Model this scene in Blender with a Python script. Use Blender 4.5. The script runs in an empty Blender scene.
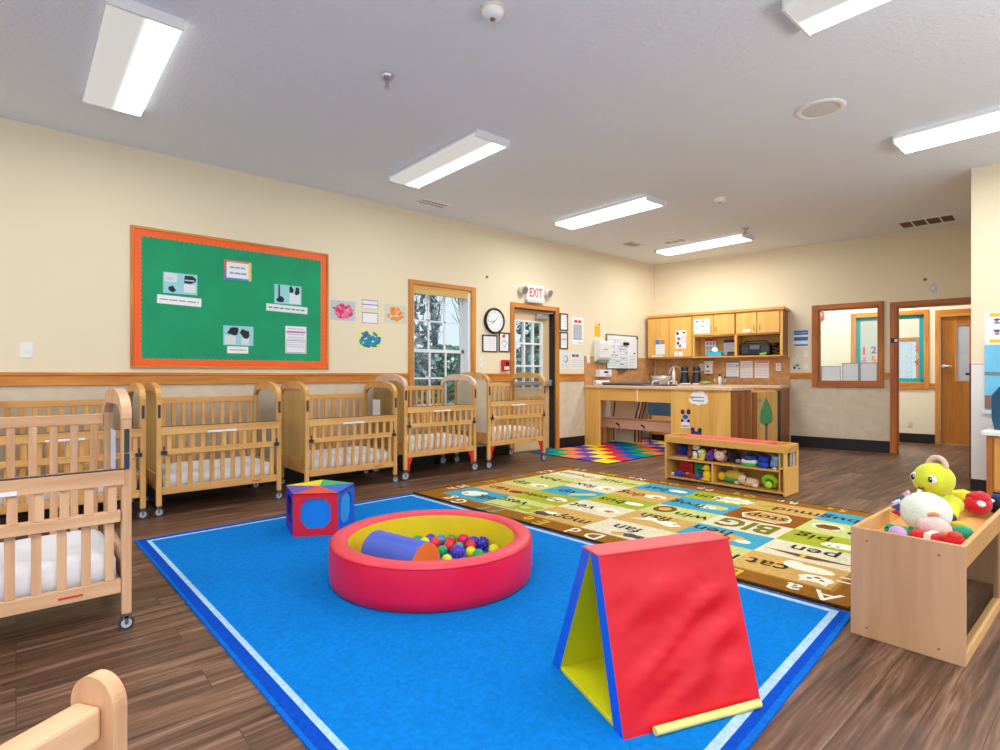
import bpy, math, random
from mathutils import Matrix, Vector, noise as mnoise
PI = math.pi
R = math.radians
SC = bpy.context.scene
COL = SC.collection
random.seed(7)

# ------------------------------------------------------------------ materials
def lin(c):
    c /= 255.0
    return c / 12.92 if c <= 0.04045 else ((c + 0.055) / 1.055) ** 2.4
def rgba(c):
    return (lin(c[0]), lin(c[1]), lin(c[2]), 1.0)
MATS = {}
def _new(name):
    m = bpy.data.materials.new(name)
    m.use_nodes = True
    nt = m.node_tree
    return m, nt, nt.nodes['Principled BSDF'], nt.nodes['Material Output']
def mat(rgb, rough=0.55, metal=0.0, bump=0.0, bscale=60.0, var=0.06, vscale=4.0, spec=0.4, name=None, sheen=0.0):
    key = (tuple(rgb), rough, metal, bump, bscale, var, vscale, spec, sheen)
    if key in MATS:
        return MATS[key]
    m, nt, bs, out = _new(name or 'paint_%d_%d_%d' % tuple(int(x) for x in rgb))
    N, L = nt.nodes, nt.links
    bs.inputs['Roughness'].default_value = rough
    bs.inputs['Metallic'].default_value = metal
    bs.inputs['Specular IOR Level'].default_value = spec
    if sheen:
        bs.inputs['Sheen Weight'].default_value = sheen
    c = rgba(rgb)
    tc = N.new('ShaderNodeTexCoord')
    nz = N.new('ShaderNodeTexNoise'); nz.inputs['Scale'].default_value = vscale; nz.inputs['Detail'].default_value = 3
    L.new(tc.outputs['Object'], nz.inputs['Vector'])
    rp = N.new('ShaderNodeValToRGB')
    rp.color_ramp.elements[0].position = 0.3; rp.color_ramp.elements[1].position = 0.7
    rp.color_ramp.elements[0].color = tuple(x * (1 - var) for x in c[:3]) + (1,)
    rp.color_ramp.elements[1].color = tuple(min(1, x * (1 + var)) for x in c[:3]) + (1,)
    L.new(nz.outputs['Fac'], rp.inputs['Fac']); L.new(rp.outputs['Color'], bs.inputs['Base Color'])
    if bump:
        n2 = N.new('ShaderNodeTexNoise'); n2.inputs['Scale'].default_value = bscale; n2.inputs['Detail'].default_value = 4
        L.new(tc.outputs['Object'], n2.inputs['Vector'])
        b = N.new('ShaderNodeBump'); b.inputs['Strength'].default_value = bump; b.inputs['Distance'].default_value = 0.01
        L.new(n2.outputs['Fac'], b.inputs['Height']); L.new(b.outputs['Normal'], bs.inputs['Normal'])
    MATS[key] = m
    return m
def wood(light, dark, axis='x', rough=0.4, scale=7.0, stretch=0.08, name=None):
    key = ('w', tuple(light), tuple(dark), axis, rough, scale)
    if key in MATS:
        return MATS[key]
    m, nt, bs, out = _new(name or 'wood_grain_%s_%d_%d' % (axis, light[0], dark[0]))
    N, L = nt.nodes, nt.links
    bs.inputs['Roughness'].default_value = rough
    bs.inputs['Specular IOR Level'].default_value = 0.35
    tc = N.new('ShaderNodeTexCoord'); mp = N.new('ShaderNodeMapping')
    s = [1.0, 1.0, 1.0]; s['xyz'.index(axis)] = stretch
    mp.inputs['Scale'].default_value = s
    L.new(tc.outputs['Object'], mp.inputs['Vector'])
    n1 = N.new('ShaderNodeTexNoise'); n1.inputs['Scale'].default_value = scale; n1.inputs['Detail'].default_value = 5; n1.inputs['Distortion'].default_value = 0.7
    n2 = N.new('ShaderNodeTexNoise'); n2.inputs['Scale'].default_value = scale * 7; n2.inputs['Detail'].default_value = 3
    L.new(mp.outputs['Vector'], n1.inputs['Vector']); L.new(mp.outputs['Vector'], n2.inputs['Vector'])
    mx = N.new('ShaderNodeMath'); mx.operation = 'MULTIPLY_ADD'; mx.inputs[1].default_value = 0.35
    L.new(n2.outputs['Fac'], mx.inputs[0]); L.new(n1.outputs['Fac'], mx.inputs[2])
    rp = N.new('ShaderNodeValToRGB')
    rp.color_ramp.elements[0].position = 0.45; rp.color_ramp.elements[1].position = 0.85
    rp.color_ramp.elements[0].color = rgba(dark); rp.color_ramp.elements[1].color = rgba(light)
    L.new(mx.outputs[0], rp.inputs['Fac']); L.new(rp.outputs['Color'], bs.inputs['Base Color'])
    MATS[key] = m
    return m
def emit(rgb, s, name='lamp_glow'):
    m, nt, bs, out = _new(name)
    bs.inputs['Base Color'].default_value = rgba(rgb)
    bs.inputs['Emission Color'].default_value = rgba(rgb)
    bs.inputs['Emission Strength'].default_value = s
    return m
def glass(tint=(240, 245, 245), gl=0.05, name='clear_glass', rough=0.02):
    m, nt, bs, out = _new(name)
    N, L = nt.nodes, nt.links
    tr = N.new('ShaderNodeBsdfTransparent'); tr.inputs['Color'].default_value = rgba(tint)
    g = N.new('ShaderNodeBsdfGlossy'); g.inputs['Roughness'].default_value = rough
    mx = N.new('ShaderNodeMixShader')
    mx.inputs['Fac'].default_value = gl; L.new(tr.outputs[0], mx.inputs[1]); L.new(g.outputs[0], mx.inputs[2])
    L.new(mx.outputs[0], out.inputs['Surface'])
    return m

M_MAPLE_X = wood((232, 180, 106), (198, 138, 70), 'x', name='maple_along_x')
M_MAPLE_Z = wood((232, 180, 106), (198, 138, 70), 'z', name='maple_along_z')
M_PANEL = wood((218, 180, 108), (196, 152, 84), 'z', name='maple_end_panel')
M_ASH_X = wood((232, 188, 146), (198, 146, 104), 'x', name='pale_ash_along_x')
M_ASH_Z = wood((232, 188, 146), (198, 146, 104), 'z', name='pale_ash_along_z')
M_PINK_X = wood((236, 208, 186), (216, 182, 156), 'x', name='pinkish_maple')
M_OAK_X = wood((226, 152, 62), (168, 92, 22), 'x', scale=9, name='golden_oak_along_x')
M_OAK_Z = wood((222, 148, 60), (168, 94, 24), 'z', scale=9, name='golden_oak_along_z')
M_OAKB_X = wood((196, 118, 50), (140, 70, 20), 'x', scale=9, name='brown_oak_along_x')
M_OAKB_Z = wood((196, 118, 50), (140, 70, 20), 'z', scale=9, name='brown_oak_along_z')
M_CAB_Z = wood((238, 186, 100), (214, 156, 70), 'z', scale=5, name='cabinet_maple_upright')
M_CAB_X = wood((230, 176, 94), (202, 142, 62), 'x', scale=5, name='cabinet_maple_level')
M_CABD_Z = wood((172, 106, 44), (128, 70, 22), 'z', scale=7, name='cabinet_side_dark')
M_DOOR_Z = wood((196, 124, 44), (150, 84, 18), 'z', scale=4, name='hall_door_veneer')
M_BOX = wood((206, 160, 120), (184, 136, 96), 'z', scale=5, name='plywood_box')
M_BOXY = wood((226, 176, 112), (198, 142, 76), 'y', scale=5, name='plywood_box_long')
M_WHITE = mat((238, 238, 236), 0.45, var=0.02)
M_PAPER = mat((240, 242, 244), 0.7, var=0.02)
M_BLACK = mat((22, 22, 24), 0.4, var=0.1)
M_STEEL = mat((190, 192, 196), 0.28, metal=0.9, var=0.03)
M_GREYMETAL = mat((120, 122, 126), 0.35, metal=0.7, var=0.05)
M_DARKRUB = mat((48, 50, 54), 0.5)
M_GLASS = glass()
M_ACRYL = glass((238, 240, 240), 0.07, 'clear_acrylic', 0.05)
M_SHEET = mat((240, 243, 250), 0.8, bump=0.25, bscale=12, var=0.03)

# ------------------------------------------------------------------ mesh builder
class MB:
    def __init__(s):
        s.v, s.f, s.m, s.sm, s.mats = [], [], [], [], []
    def mi(s, m):
        if m not in s.mats:
            s.mats.append(m)
        return s.mats.index(m)
    def add(s, vs, fs, m, smooth=False, X=None):
        o = len(s.v)
        if X is not None:
            vs = [X @ Vector(v) for v in vs]
        s.v += [tuple(v) for v in vs]
        k = s.mi(m)
        for f in fs:
            s.f.append(tuple(i + o for i in f)); s.m.append(k); s.sm.append(smooth)
        return s
    def box(s, x0, x1, y0, y1, z0, z1, m, X=None):
        vs = [(x0, y0, z0), (x1, y0, z0), (x1, y1, z0), (x0, y1, z0), (x0, y0, z1), (x1, y0, z1), (x1, y1, z1), (x0, y1, z1)]
        return s.add(vs, [(0, 3, 2, 1), (4, 5, 6, 7), (0, 1, 5, 4), (1, 2, 6, 5), (2, 3, 7, 6), (3, 0, 4, 7)], m, False, X)
    def bar(s, p, q, w, h, m, up=(0, 0, 1)):
        p, q = Vector(p), Vector(q)
        d = (q - p); l = d.length; d.normalize()
        u = Vector(up); r = d.cross(u); r.normalize(); u = r.cross(d)
        X = Matrix((( d.x, r.x, u.x, p.x), (d.y, r.y, u.y, p.y), (d.z, r.z, u.z, p.z), (0, 0, 0, 1)))
        return s.box(0, l, -w / 2, w / 2, -h / 2, h / 2, m, X)
    def prism(s, poly, axis, a0, a1, m, smooth=False, X=None):
        n = len(poly)
        def P(a, q):
            return {'x': (a, q[0], q[1]), 'y': (q[0], a, q[1]), 'z': (q[0], q[1], a)}[axis]
        vs = [P(a0, q) for q in poly] + [P(a1, q) for q in poly]
        s.add(vs, [tuple(range(n)), tuple(range(2 * n - 1, n - 1, -1))], m, False, X)
        return s.add(vs, [(i, (i + 1) % n, n + (i + 1) % n, n + i) for i in range(n)], m, smooth, X)
    def tube(s, pts, r, m, seg=10, caps=True):
        pts = [Vector(p) for p in pts]
        n = len(pts); rs = r if isinstance(r, (list, tuple)) else [r] * n
        vs = []; prev = None
        for i, p in enumerate(pts):
            d = (pts[min(i + 1, n - 1)] - pts[max(i - 1, 0)]).normalized()
            if prev is None:
                a = Vector((0, 0, 1)) if abs(d.z) < 0.9 else Vector((1, 0, 0))
                u = d.cross(a).normalized()
            else:
                u = (prev - d * prev.dot(d)).normalized()
            prev = u; w = d.cross(u)
            for k in range(seg):
                t = 2 * PI * k / seg
                vs.append(p + (u * math.cos(t) + w * math.sin(t)) * rs[i])
        fs = []
        for i in range(n - 1):
            for k in range(seg):
                a = i * seg + k; b = i * seg + (k + 1) % seg
                fs.append((a, b, b + seg, a + seg))
        s.add(vs, fs, m, True)
        if caps:
            s.add(vs[:seg], [tuple(range(seg - 1, -1, -1))], m)
            s.add(vs[-seg:], [tuple(range(seg))], m)
        return s
    def cyl(s, p, q, r, m, seg=20, r2=None):
        return s.tube([p, q], [r, r if r2 is None else r2], m, seg)
    def lathe(s, prof, m, c=(0, 0, 0), seg=48, smooth=True):
        vs = []
        for r, z in prof:
            for k in range(seg):
                t = 2 * PI * k / seg
                vs.append((c[0] + r * math.cos(t), c[1] + r * math.sin(t), c[2] + z))
        fs = []
        for i in range(len(prof) - 1):
            for k in range(seg):
                a = i * seg + k; b = i * seg + (k + 1) % seg
                fs.append((a, b, b + seg, a + seg))
        return s.add(vs, fs, m, smooth)
    def sph(s, c, r, m, seg=20, ring=12, nz=0.0, nf=6.0, X=None):
        if not isinstance(r, (list, tuple)):
            r = (r, r, r)
        vs = [(0, 0, -1)]
        for i in range(1, ring):
            ph = -PI / 2 + PI * i / ring
            for k in range(seg):
                t = 2 * PI * k / seg
                vs.append((math.cos(ph) * math.cos(t), math.cos(ph) * math.sin(t), math.sin(ph)))
        vs.append((0, 0, 1))
        out = []
        for v in vs:
            k = 1.0
            if nz and v[2] > -.4:
                k += nz * mnoise.noise(Vector((v[0] * nf + c[0] * 31, v[1] * nf + c[1] * 17, v[2] * nf + c[2] * 11)))
            out.append((c[0] + v[0] * r[0] * k, c[1] + v[1] * r[1] * k, c[2] + v[2] * r[2] * k))
        fs = []
        for k in range(seg):
            fs.append((0, 1 + (k + 1) % seg, 1 + k))
            for i in range(ring - 2):
                a = 1 + i * seg + k; b = 1 + i * seg + (k + 1) % seg
                fs.append((a, b, b + seg, a + seg))
            a = 1 + (ring - 2) * seg + k; b = 1 + (ring - 2) * seg + (k + 1) % seg
            fs.append((a, b, len(out) - 1))
        return s.add(out, fs, m, True, X)
    def disc(s, cx, cz, rx, rz, y, m, seg=14, th=0.0008):
        return s.prism([(cx + rx * math.cos(2 * PI * k / seg), cz + rz * math.sin(2 * PI * k / seg)) for k in range(seg)], 'y', y - th, y, m)
    def text(s, body, size, m, X, align='CENTER', ext=0.0, bold=0.0):
        vs, fs = text_mesh(body, size, align, ext, bold)
        return s.add(vs, fs, m, False, X)
    def build(s, name, parent=None, loc=(0, 0, 0), rotz=0.0, bevel=0.0, seg=2, **props):
        me = bpy.data.meshes.new(name)
        me.from_pydata(s.v, [], s.f)
        for m in s.mats:
            me.materials.append(m)
        me.polygons.foreach_set('material_index', s.m)
        me.polygons.foreach_set('use_smooth', s.sm)
        me.update()
        o = bpy.data.objects.new(name, me)
        COL.objects.link(o)
        o.location = loc; o.rotation_euler = (0, 0, rotz)
        if parent:
            o.parent = parent
        if bevel:
            b = o.modifiers.new('soft_edges', 'BEVEL'); b.width = bevel; b.segments = seg; b.limit_method = 'ANGLE'; b.angle_limit = R(40)
        for k, v in props.items():
            if v:
                o[k] = v
        return o
_TXT = {}
def text_mesh(body, size, align='CENTER', ext=0.0, bold=0.0):
    key = (body, align, bold)
    if key not in _TXT:
        cu = bpy.data.curves.new('lettering', 'FONT'); cu.body = body; cu.align_x = align; cu.size = 1.0; cu.resolution_u = 2; cu.offset = bold
        o = bpy.data.objects.new('lettering', cu); COL.objects.link(o)
        dg = bpy.context.evaluated_depsgraph_get(); dg.update()
        me = bpy.data.meshes.new_from_object(o.evaluated_get(dg))
        _TXT[key] = ([tuple(v.co) for v in me.vertices], [tuple(p.vertices) for p in me.polygons])
        bpy.data.objects.remove(o); bpy.data.curves.remove(cu); bpy.data.meshes.remove(me)
    v, f = _TXT[key]
    return [(a * size, b * size, c * size) for a, b, c in v], f
def thing(name, label, cat, loc=(0, 0, 0), rotz=0.0, group=None, kind=None):
    o = bpy.data.objects.new(name, None); COL.objects.link(o)
    o.empty_display_size = 0.1
    o.location = loc; o.rotation_euler = (0, 0, rotz)
    if label: o['label'] = label
    if cat: o['category'] = cat
    if group: o['group'] = group
    if kind: o['kind'] = kind
    return o
def copy_thing(src, loc, label, rotz=None):
    r = src.copy(); COL.objects.link(r); r.location = loc
    if rotz is not None: r.rotation_euler = (0, 0, rotz)
    r['label'] = label
    for ch in list(src.children):
        c = ch.copy(); COL.objects.link(c); c.parent = r
        for g in list(ch.children):
            d = g.copy(); COL.objects.link(d); d.parent = c
    return r

# ------------------------------------------------------------------ walls as frames: t along the wall, n into the room
BA = math.atan(0.178)
EX, EY = math.cos(BA), math.sin(BA)
WX = -5.69
def on(w, t, z, n=0.0):
    if w == 'L':
        return (WX + n, t, z), PI / 2
    if w == 'R':
        return (t, 6.86 - n, z), 0.0
    if w == 'P':   # front face of the kitchenette peninsula
        return (t, 6.69 - n, z), 0.0
    if w == 'G':   # gate face of the kitchenette
        return (-3.34 + n, t, z), PI / 2
    off = {'B': 0.0, 'H': -1.7, 'F': -4.5}[w]
    n = n + off
    return (WX + t * EX + n * EY, 8.6 + t * EY - n * EX, z), BA

# ------------------------------------------------------------------ room shell
def wall_mat():
    m, nt, bs, out = _new('cream_wall_paint')
    N, L = nt.nodes, nt.links
    g = N.new('ShaderNodeNewGeometry'); sp = N.new('ShaderNodeSeparateXYZ'); L.new(g.outputs['Position'], sp.inputs[0])
    st = N.new('ShaderNodeMath'); st.operation = 'GREATER_THAN'; st.inputs[1].default_value = 1.03
    L.new(sp.outputs['Z'], st.inputs[0])
    n1 = N.new('ShaderNodeTexNoise'); n1.inputs['Scale'].default_value = 9; n1.inputs['Detail'].default_value = 6; L.new(g.outputs['Position'], n1.inputs['Vector'])
    lo = N.new('ShaderNodeValToRGB'); lo.color_ramp.elements[0].position = .3; lo.color_ramp.elements[1].position = .7
    lo.color_ramp.elements[0].color = rgba((206, 192, 166)); lo.color_ramp.elements[1].color = rgba((218, 206, 184))
    L.new(n1.outputs['Fac'], lo.inputs['Fac'])
    hi = N.new('ShaderNodeRGB'); hi.outputs[0].default_value = rgba((234, 221, 190))
    mx = N.new('ShaderNodeMixRGB'); L.new(st.outputs[0], mx.inputs['Fac']); L.new(lo.outputs[0], mx.inputs[1]); L.new(hi.outputs[0], mx.inputs[2])
    L.new(mx.outputs[0], bs.inputs['Base Color']); bs.inputs['Roughness'].default_value = .75; bs.inputs['Specular IOR Level'].default_value = .2
    n2 = N.new('ShaderNodeTexNoise'); n2.inputs['Scale'].default_value = 90; L.new(g.outputs['Position'], n2.inputs['Vector'])
    b = N.new('ShaderNodeBump'); b.inputs['Strength'].default_value = .08; b.inputs['Distance'].default_value = .01
    L.new(n2.outputs['Fac'], b.inputs['Height']); L.new(b.outputs[0], bs.inputs['Normal'])
    return m
def floor_mat():
    m, nt, bs, out = _new('wood_plank_floor')
    N, L = nt.nodes, nt.links
    g = N.new('ShaderNodeNewGeometry')
    mp = N.new('ShaderNodeMapping'); mp.inputs['Rotation'].default_value = (0, 0, PI / 2)
    L.new(g.outputs['Position'], mp.inputs['Vector'])
    br = N.new('ShaderNodeTexBrick'); br.offset = 0.37; br.offset_frequency = 3; br.squash = 1.0
    br.inputs['Scale'].default_value = 1.0; br.inputs['Brick Width'].default_value = 1.4; br.inputs['Row Height'].default_value = 0.152
    br.inputs['Mortar Size'].default_value = 0.0015; br.inputs['Color1'].default_value = (0, 0, 0, 1); br.inputs['Color2'].default_value = (1, 1, 1, 1)
    br.inputs['Mortar'].default_value = (.5, .5, .5, 1)
    L.new(mp.outputs[0], br.inputs['Vector'])
    m2 = N.new('ShaderNodeMapping'); m2.inputs['Scale'].default_value = (1.0, 0.045, 1.0); L.new(g.outputs['Position'], m2.inputs['Vector'])
    # shift grain per plank
    ad = N.new('ShaderNodeVectorMath'); ad.operation = 'ADD'
    sc = N.new('ShaderNodeVectorMath'); sc.operation = 'SCALE'; sc.inputs['Scale'].default_value = 9.0
    L.new(br.outputs['Color'], sc.inputs[0]); L.new(m2.outputs[0], ad.inputs[0]); L.new(sc.outputs[0], ad.inputs[1])
    n1 = N.new('ShaderNodeTexNoise'); n1.inputs['Scale'].default_value = 24; n1.inputs['Detail'].default_value = 6; n1.inputs['Distortion'].default_value = .5; n1.inputs['Roughness'].default_value = .65
    L.new(ad.outputs[0], n1.inputs['Vector'])
    n3 = N.new('ShaderNodeTexNoise'); n3.inputs['Scale'].default_value = 75; n3.inputs['Detail'].default_value = 3; L.new(ad.outputs[0], n3.inputs['Vector'])
    mad = N.new('ShaderNodeMath'); mad.operation = 'MULTIPLY_ADD'; mad.inputs[1].default_value = .38; L.new(n3.outputs['Fac'], mad.inputs[0]); L.new(n1.outputs['Fac'], mad.inputs[2])
    rp = N.new('ShaderNodeValToRGB')
    e = rp.color_ramp.elements
    e[0].position = .5; e[0].color = rgba((50, 32, 23)); e[1].position = .97; e[1].color = rgba((158, 124, 102))
    k = e.new(.72); k.color = rgba((102, 71, 52))
    L.new(mad.outputs[0], rp.inputs['Fac'])
    hs = N.new('ShaderNodeHueSaturation')
    mr = N.new('ShaderNodeMapRange'); mr.inputs['To Min'].default_value = .78; mr.inputs['To Max'].default_value = 1.2
    L.new(br.outputs['Color'], mr.inputs['Value']); L.new(mr.outputs[0], hs.inputs['Value']); L.new(rp.outputs[0], hs.inputs['Color'])
    mo = N.new('ShaderNodeMixRGB'); mo.blend_type = 'MIX'; mo.inputs[2].default_value = rgba((62, 45, 35))
    L.new(br.outputs['Fac'], mo.inputs['Fac']); L.new(hs.outputs[0], mo.inputs[1])
    L.new(mo.outputs[0], bs.inputs['Base Color'])
    bs.inputs['Roughness'].default_value = .42; bs.inputs['Specular IOR Level'].default_value = .35
    b = N.new('ShaderNodeBump'); b.inputs['Strength'].default_value = .12; b.inputs['Distance'].default_value = .004
    L.new(mad.outputs[0], b.inputs['Height']); L.new(b.outputs[0], bs.inputs['Normal'])
    return m
def ceil_mat():
    m, nt, bs, out = _new('knockdown_ceiling')
    N, L = nt.nodes, nt.links
    bs.inputs['Base Color'].default_value = rgba((230, 237, 247)); bs.inputs['Roughness'].default_value = .9; bs.inputs['Specular IOR Level'].default_value = .1
    g = N.new('ShaderNodeNewGeometry')
    n1 = N.new('ShaderNodeTexNoise'); n1.inputs['Scale'].default_value = 38; n1.inputs['Detail'].default_value = 4; L.new(g.outputs['Position'], n1.inputs['Vector'])
    rp = N.new('ShaderNodeValToRGB'); rp.color_ramp.elements[0].position = .42; rp.color_ramp.elements[1].position = .62
    L.new(n1.outputs['Fac'], rp.inputs['Fac'])
    b = N.new('ShaderNodeBump'); b.inputs['Strength'].default_value = .22; b.inputs['Distance'].default_value = .010
    L.new(rp.outputs[0], b.inputs['Height']); L.new(b.outputs[0], bs.inputs['Normal'])
    return m
M_WALL, M_FLOOR, M_CEIL = wall_mat(), floor_mat(), ceil_mat()
M_HALLWALL = mat((240, 230, 206), .75, var=.02, spec=.2)
M_BASE = mat((18, 17, 20), .45, var=.1)
CH = 3.05
ST = dict(kind='structure')
b = MB(); b.box(-5.9, 5.0, -4.5, 14.5, -.1, 0, M_FLOOR); b.build('floor', label='brown wood plank floor of the nursery room', **ST)
b = MB(); b.box(-5.9, 5.0, -4.5, 14.5, CH, CH + .1, M_CEIL); b.build('ceiling', label='white textured ceiling with long light fixtures', **ST)
def holed(b, x0, x1, z0, z1, y0, y1, holes, m):
    x = x0
    for (a, c, lo, hi) in sorted(holes):
        b.box(x, a, y0, y1, z0, z1, m)
        if lo > z0: b.box(a, c, y0, y1, z0, lo, m)
        if hi < z1: b.box(a, c, y0, y1, hi, z1, m)
        x = c
    b.box(x, x1, y0, y1, z0, z1, m)
# left wall (local x = world y)
b = MB(); holed(b, -4.5, 8.62, 0, CH, 0, .16, [(3.571, 4.439, .66, 2.174), (5.192, 6.023, 0, 2.03)], M_WALL)
b.build('wall_left', loc=(WX, 0, 0), rotz=PI / 2, label='long cream wall behind the cribs', **ST)
b = MB(); holed(b, -.02, 4.72, 0, CH, 0, .12, [(2.569, 3.319, .992, 2.062), (3.526, 4.45, 0, 2.033)], M_WALL)
l, rz = on('B', 0, 0); b.build('wall_back', loc=l, rotz=rz, label='cream back wall behind the kitchenette', **ST)
b = MB(); holed(b, -1.2, 5.6, 0, CH, 0, .1, [(2.856, 3.775, .975, 2.06), (3.976, 4.85, 0, 2.0)], M_HALLWALL)
l, rz = on('H', 0, 0); b.build('wall_hall', loc=l, rotz=rz, label='bright cream wall across the hallway', **ST)
b = MB(); holed(b, 1.2, 5.8, 0, CH, 0, .1, [(3.256, 3.57, .88, 1.79)], M_HALLWALL)
l, rz = on('F', 0, 0); b.build('wall_far_room', loc=l, rotz=rz, label='far cream wall seen through the hall window', **ST)
M_WHITEWALL = mat((226, 226, 222), .6, var=.02, spec=.2)
b = MB(); b.box(-1.06, 3.2, 6.86, 7.02, 1.2, CH, M_WALL); b.box(-1.06, 3.2, 6.86, 7.02, 0, 1.19, M_WHITEWALL); b.box(-1.06, 3.2, 6.857, 7.02, 1.19, 1.2, mat((200, 196, 186), .6))
b.box(-1.06, -.9, 7.02, 9.36, 0, CH, M_WALL)
b.build('wall_right', label='cream end wall at right with white lower half', **ST)
b = MB(); b.box(-1.063, 2.5, 6.845, 6.86, 0, .105, M_BASE); b.build('baseboard_right', label='black baseboard on the right end wall', **ST)
# baseboards
b = MB()
for a, c in ((-4.5, 5.12), (6.1, 6.68)): b.box(a, c, -.012, 0, 0, .15, M_BASE)
b.build('baseboard_left', loc=(WX, 0, 0), rotz=PI / 2, label='black baseboard along the left wall', **ST)
b = MB(); b.box(2.2, 3.446, -.012, 0, 0, .165, M_BASE); l, rz = on('B', 0, 0); b.build('baseboard_back', loc=l, rotz=rz, label='black baseboard under the interior window', **ST)
b = MB(); b.box(-1, 3.914, -.012, 0, 0, .15, M_BASE); l, rz = on('H', 0, 0); b.build('baseboard_hall', loc=l, rotz=rz, label='black baseboard in the hallway', **ST)
# chair rails
b = MB()
for a, c in ((-4.5, 3.50), (4.52, 5.126), (6.1, 6.68)):
    b.box(a, c, -.018, 0, 1.005, 1.105, M_OAK_X); b.box(a, c, -.026, 0, 1.085, 1.112, M_OAK_X)
b.build('trim_1', loc=(WX, 0, 0), rotz=PI / 2, bevel=.004, label='golden oak chair rail along the left wall', **ST)
b = MB()
for a, c in ((2.184, 2.483), (3.377, 3.446)):
    b.box(a, c, -.018, 0, 1.03, 1.125, M_OAK_X)
l, rz = on('B', 0, 0); b.build('trim_2', loc=l, rotz=rz, bevel=.004, label='golden oak chair rail on the back wall', **ST)
b = MB(); b.box(-1, 2.783, -.018, 0, .87, .96, M_OAK_X); b.box(3.839, 3.914, -.018, 0, .87, .96, M_OAK_X)
l, rz = on('H', 0, 0); b.build('trim_3', loc=l, rotz=rz, bevel=.004, label='golden oak chair rail in the hallway', **ST)

def casing(b, x0, x1, z0, z1, i0, i1, k0, k1, th, mx, mz, sill=True):
    b.box(x0, i0, -th, 0, z0, z1, mz); b.box(i1, x1, -th, 0, z0, z1, mz)
    b.box(i0, i1, -th, 0, k1, z1, mx)
    if sill: b.box(i0, i1, -th, 0, z0, k0, mx)
# ---- window 1 (outside window behind crib)
l, rz = on('L', 0, 0)
w = thing('window_1', 'oak framed sash window between the cribs and the clock', 'window', l, rz, kind='structure')
b = MB(); casing(b, 3.505, 4.515, .58, 2.225, 3.571, 4.439, .66, 2.174, .022, M_OAK_X, M_OAK_Z); b.build('window_frame', w, bevel=.004)
M_SASH = mat((232, 236, 240), .4, var=.02)
b = MB()
b.box(3.571, 3.60, .02, .16, .66, 2.174, M_SASH); b.box(4.40, 4.439, .002, .16, .66, 2.174, M_SASH); b.box(3.571, 4.439, .0, .16, .66, .69, M_SASH); b.box(3.571, 4.439, .02, .16, 2.15, 2.174, M_SASH)
b.build('jamb_liner', w)
for nm, z0, z1, y in (('upper_sash', 1.37, 2.15, .12), ('lower_sash', .69, 1.41, .095)):
    s = MB()
    s.box(3.60, 3.635, y, y + .025, z0, z1, M_SASH); s.box(4.365, 4.40, y, y + .025, z0, z1, M_SASH)
    s.box(3.60, 4.40, y, y + .025, z0, z0 + .04, M_SASH); s.box(3.60, 4.40, y, y + .025, z1 - .04, z1, M_SASH)
    for k in (1, 2): s.box(3.635 + .243 * k - .01, 3.635 + .243 * k + .01, y + .004, y + .022, z0, z1, M_SASH)
    zm = (z0 + z1) / 2; s.box(3.6, 4.4, y + .004, y + .022, zm - .01, zm + .01, M_SASH)
    so = s.build(nm, w)
    g = MB(); g.box(3.62, 4.38, y + .011, y + .014, z0 + .02, z1 - .02, M_GLASS); g.build('pane', so)
b = MB()
for k in range(7): b.box(3.575, 4.435, .004, .05, 2.174 - .0145 * (k + 1), 2.174 - .0145 * k - .003, wood((236, 196, 120), (214, 166, 88), 'x'))
b.box(3.573, 4.437, .0, .055, 2.145, 2.174, M_CAB_X)
b.build('raised_blind', w, label='raised wooden blind stack')
# ---- exit door
d = thing('door_1', 'exit door with nine-pane glass under the EXIT sign', 'door', l, rz, kind='structure')
b = MB(); casing(b, 5.126, 6.099, 0, 2.094, 5.192, 6.023, 0, 2.03, .022, M_OAK_X, M_OAK_Z, False); b.build('door_frame', d, bevel=.004)
b = MB(); b.box(5.985, 6.0225, .001, .16, 0, 2.03, M_BLACK); b.box(5.192, 6.023, .001, .03, 2.012, 2.0295, mat((70, 60, 50), .6)); b.build('jamb', d, label='black hinge side jamb')
b = MB()
M_LEAF = mat((214, 184, 142), .5, var=.03)
x0, x1, y0, y1 = 5.195, 5.985, .085, .128
gx0, gx1, gz0, gz1 = 5.30, 5.83, .90, 1.86
b.box(x0, gx0, y0, y1, .01, 2.02, M_LEAF); b.box(gx1, x1, y0, y1, .01, 2.02, M_LEAF); b.box(gx0, gx1, y0, y1, gz1, 2.02, M_LEAF); b.box(gx0, gx1, y0, y1, .01, gz0, M_LEAF)
for a, c in ((5.32, 5.54), (5.59, 5.81)):
    b.box(a, c, y0 - .006, y0, .70, .78, mat((196, 160, 112), .5)); b.box(a, c, y0 - .006, y0, .2, .6, mat((204, 170, 124), .5))
lf = b.build('door_leaf', d)
b = MB()
for k in range(4): x = gx0 + (gx1 - gx0) * k / 3; b.box(x - .012, x + .012, y0 - .008, y1, gz0, gz1, M_SASH)
for k in range(4): z = gz0 + (gz1 - gz0) * k / 3; b.box(gx0, gx1, y0 - .0075, y1, z - .012, z + .012, M_SASH)
b.build('muntin', lf)
b = MB(); b.box(gx0, gx1, .104, .108, gz0, gz1, M_GLASS); b.build('pane', lf)
b = MB(); b.box(5.24, 5.98, .035, .07, .945, 1.0, M_STEEL); b.box(5.84, 5.99, .02, .085, .93, 1.015, M_STEEL); b.box(5.25, 5.31, .03, .085, .935, 1.01, M_STEEL); b.build('push_bar', lf, bevel=.005)
b = MB(); b.box(5.68, 5.9, .02, .085, 1.90, 1.965, M_STEEL); b.bar((5.72, .03, 1.975), (5.98, .0, 2.0), .012, .02, M_STEEL); b.build('door_closer', lf, bevel=.005)
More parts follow.
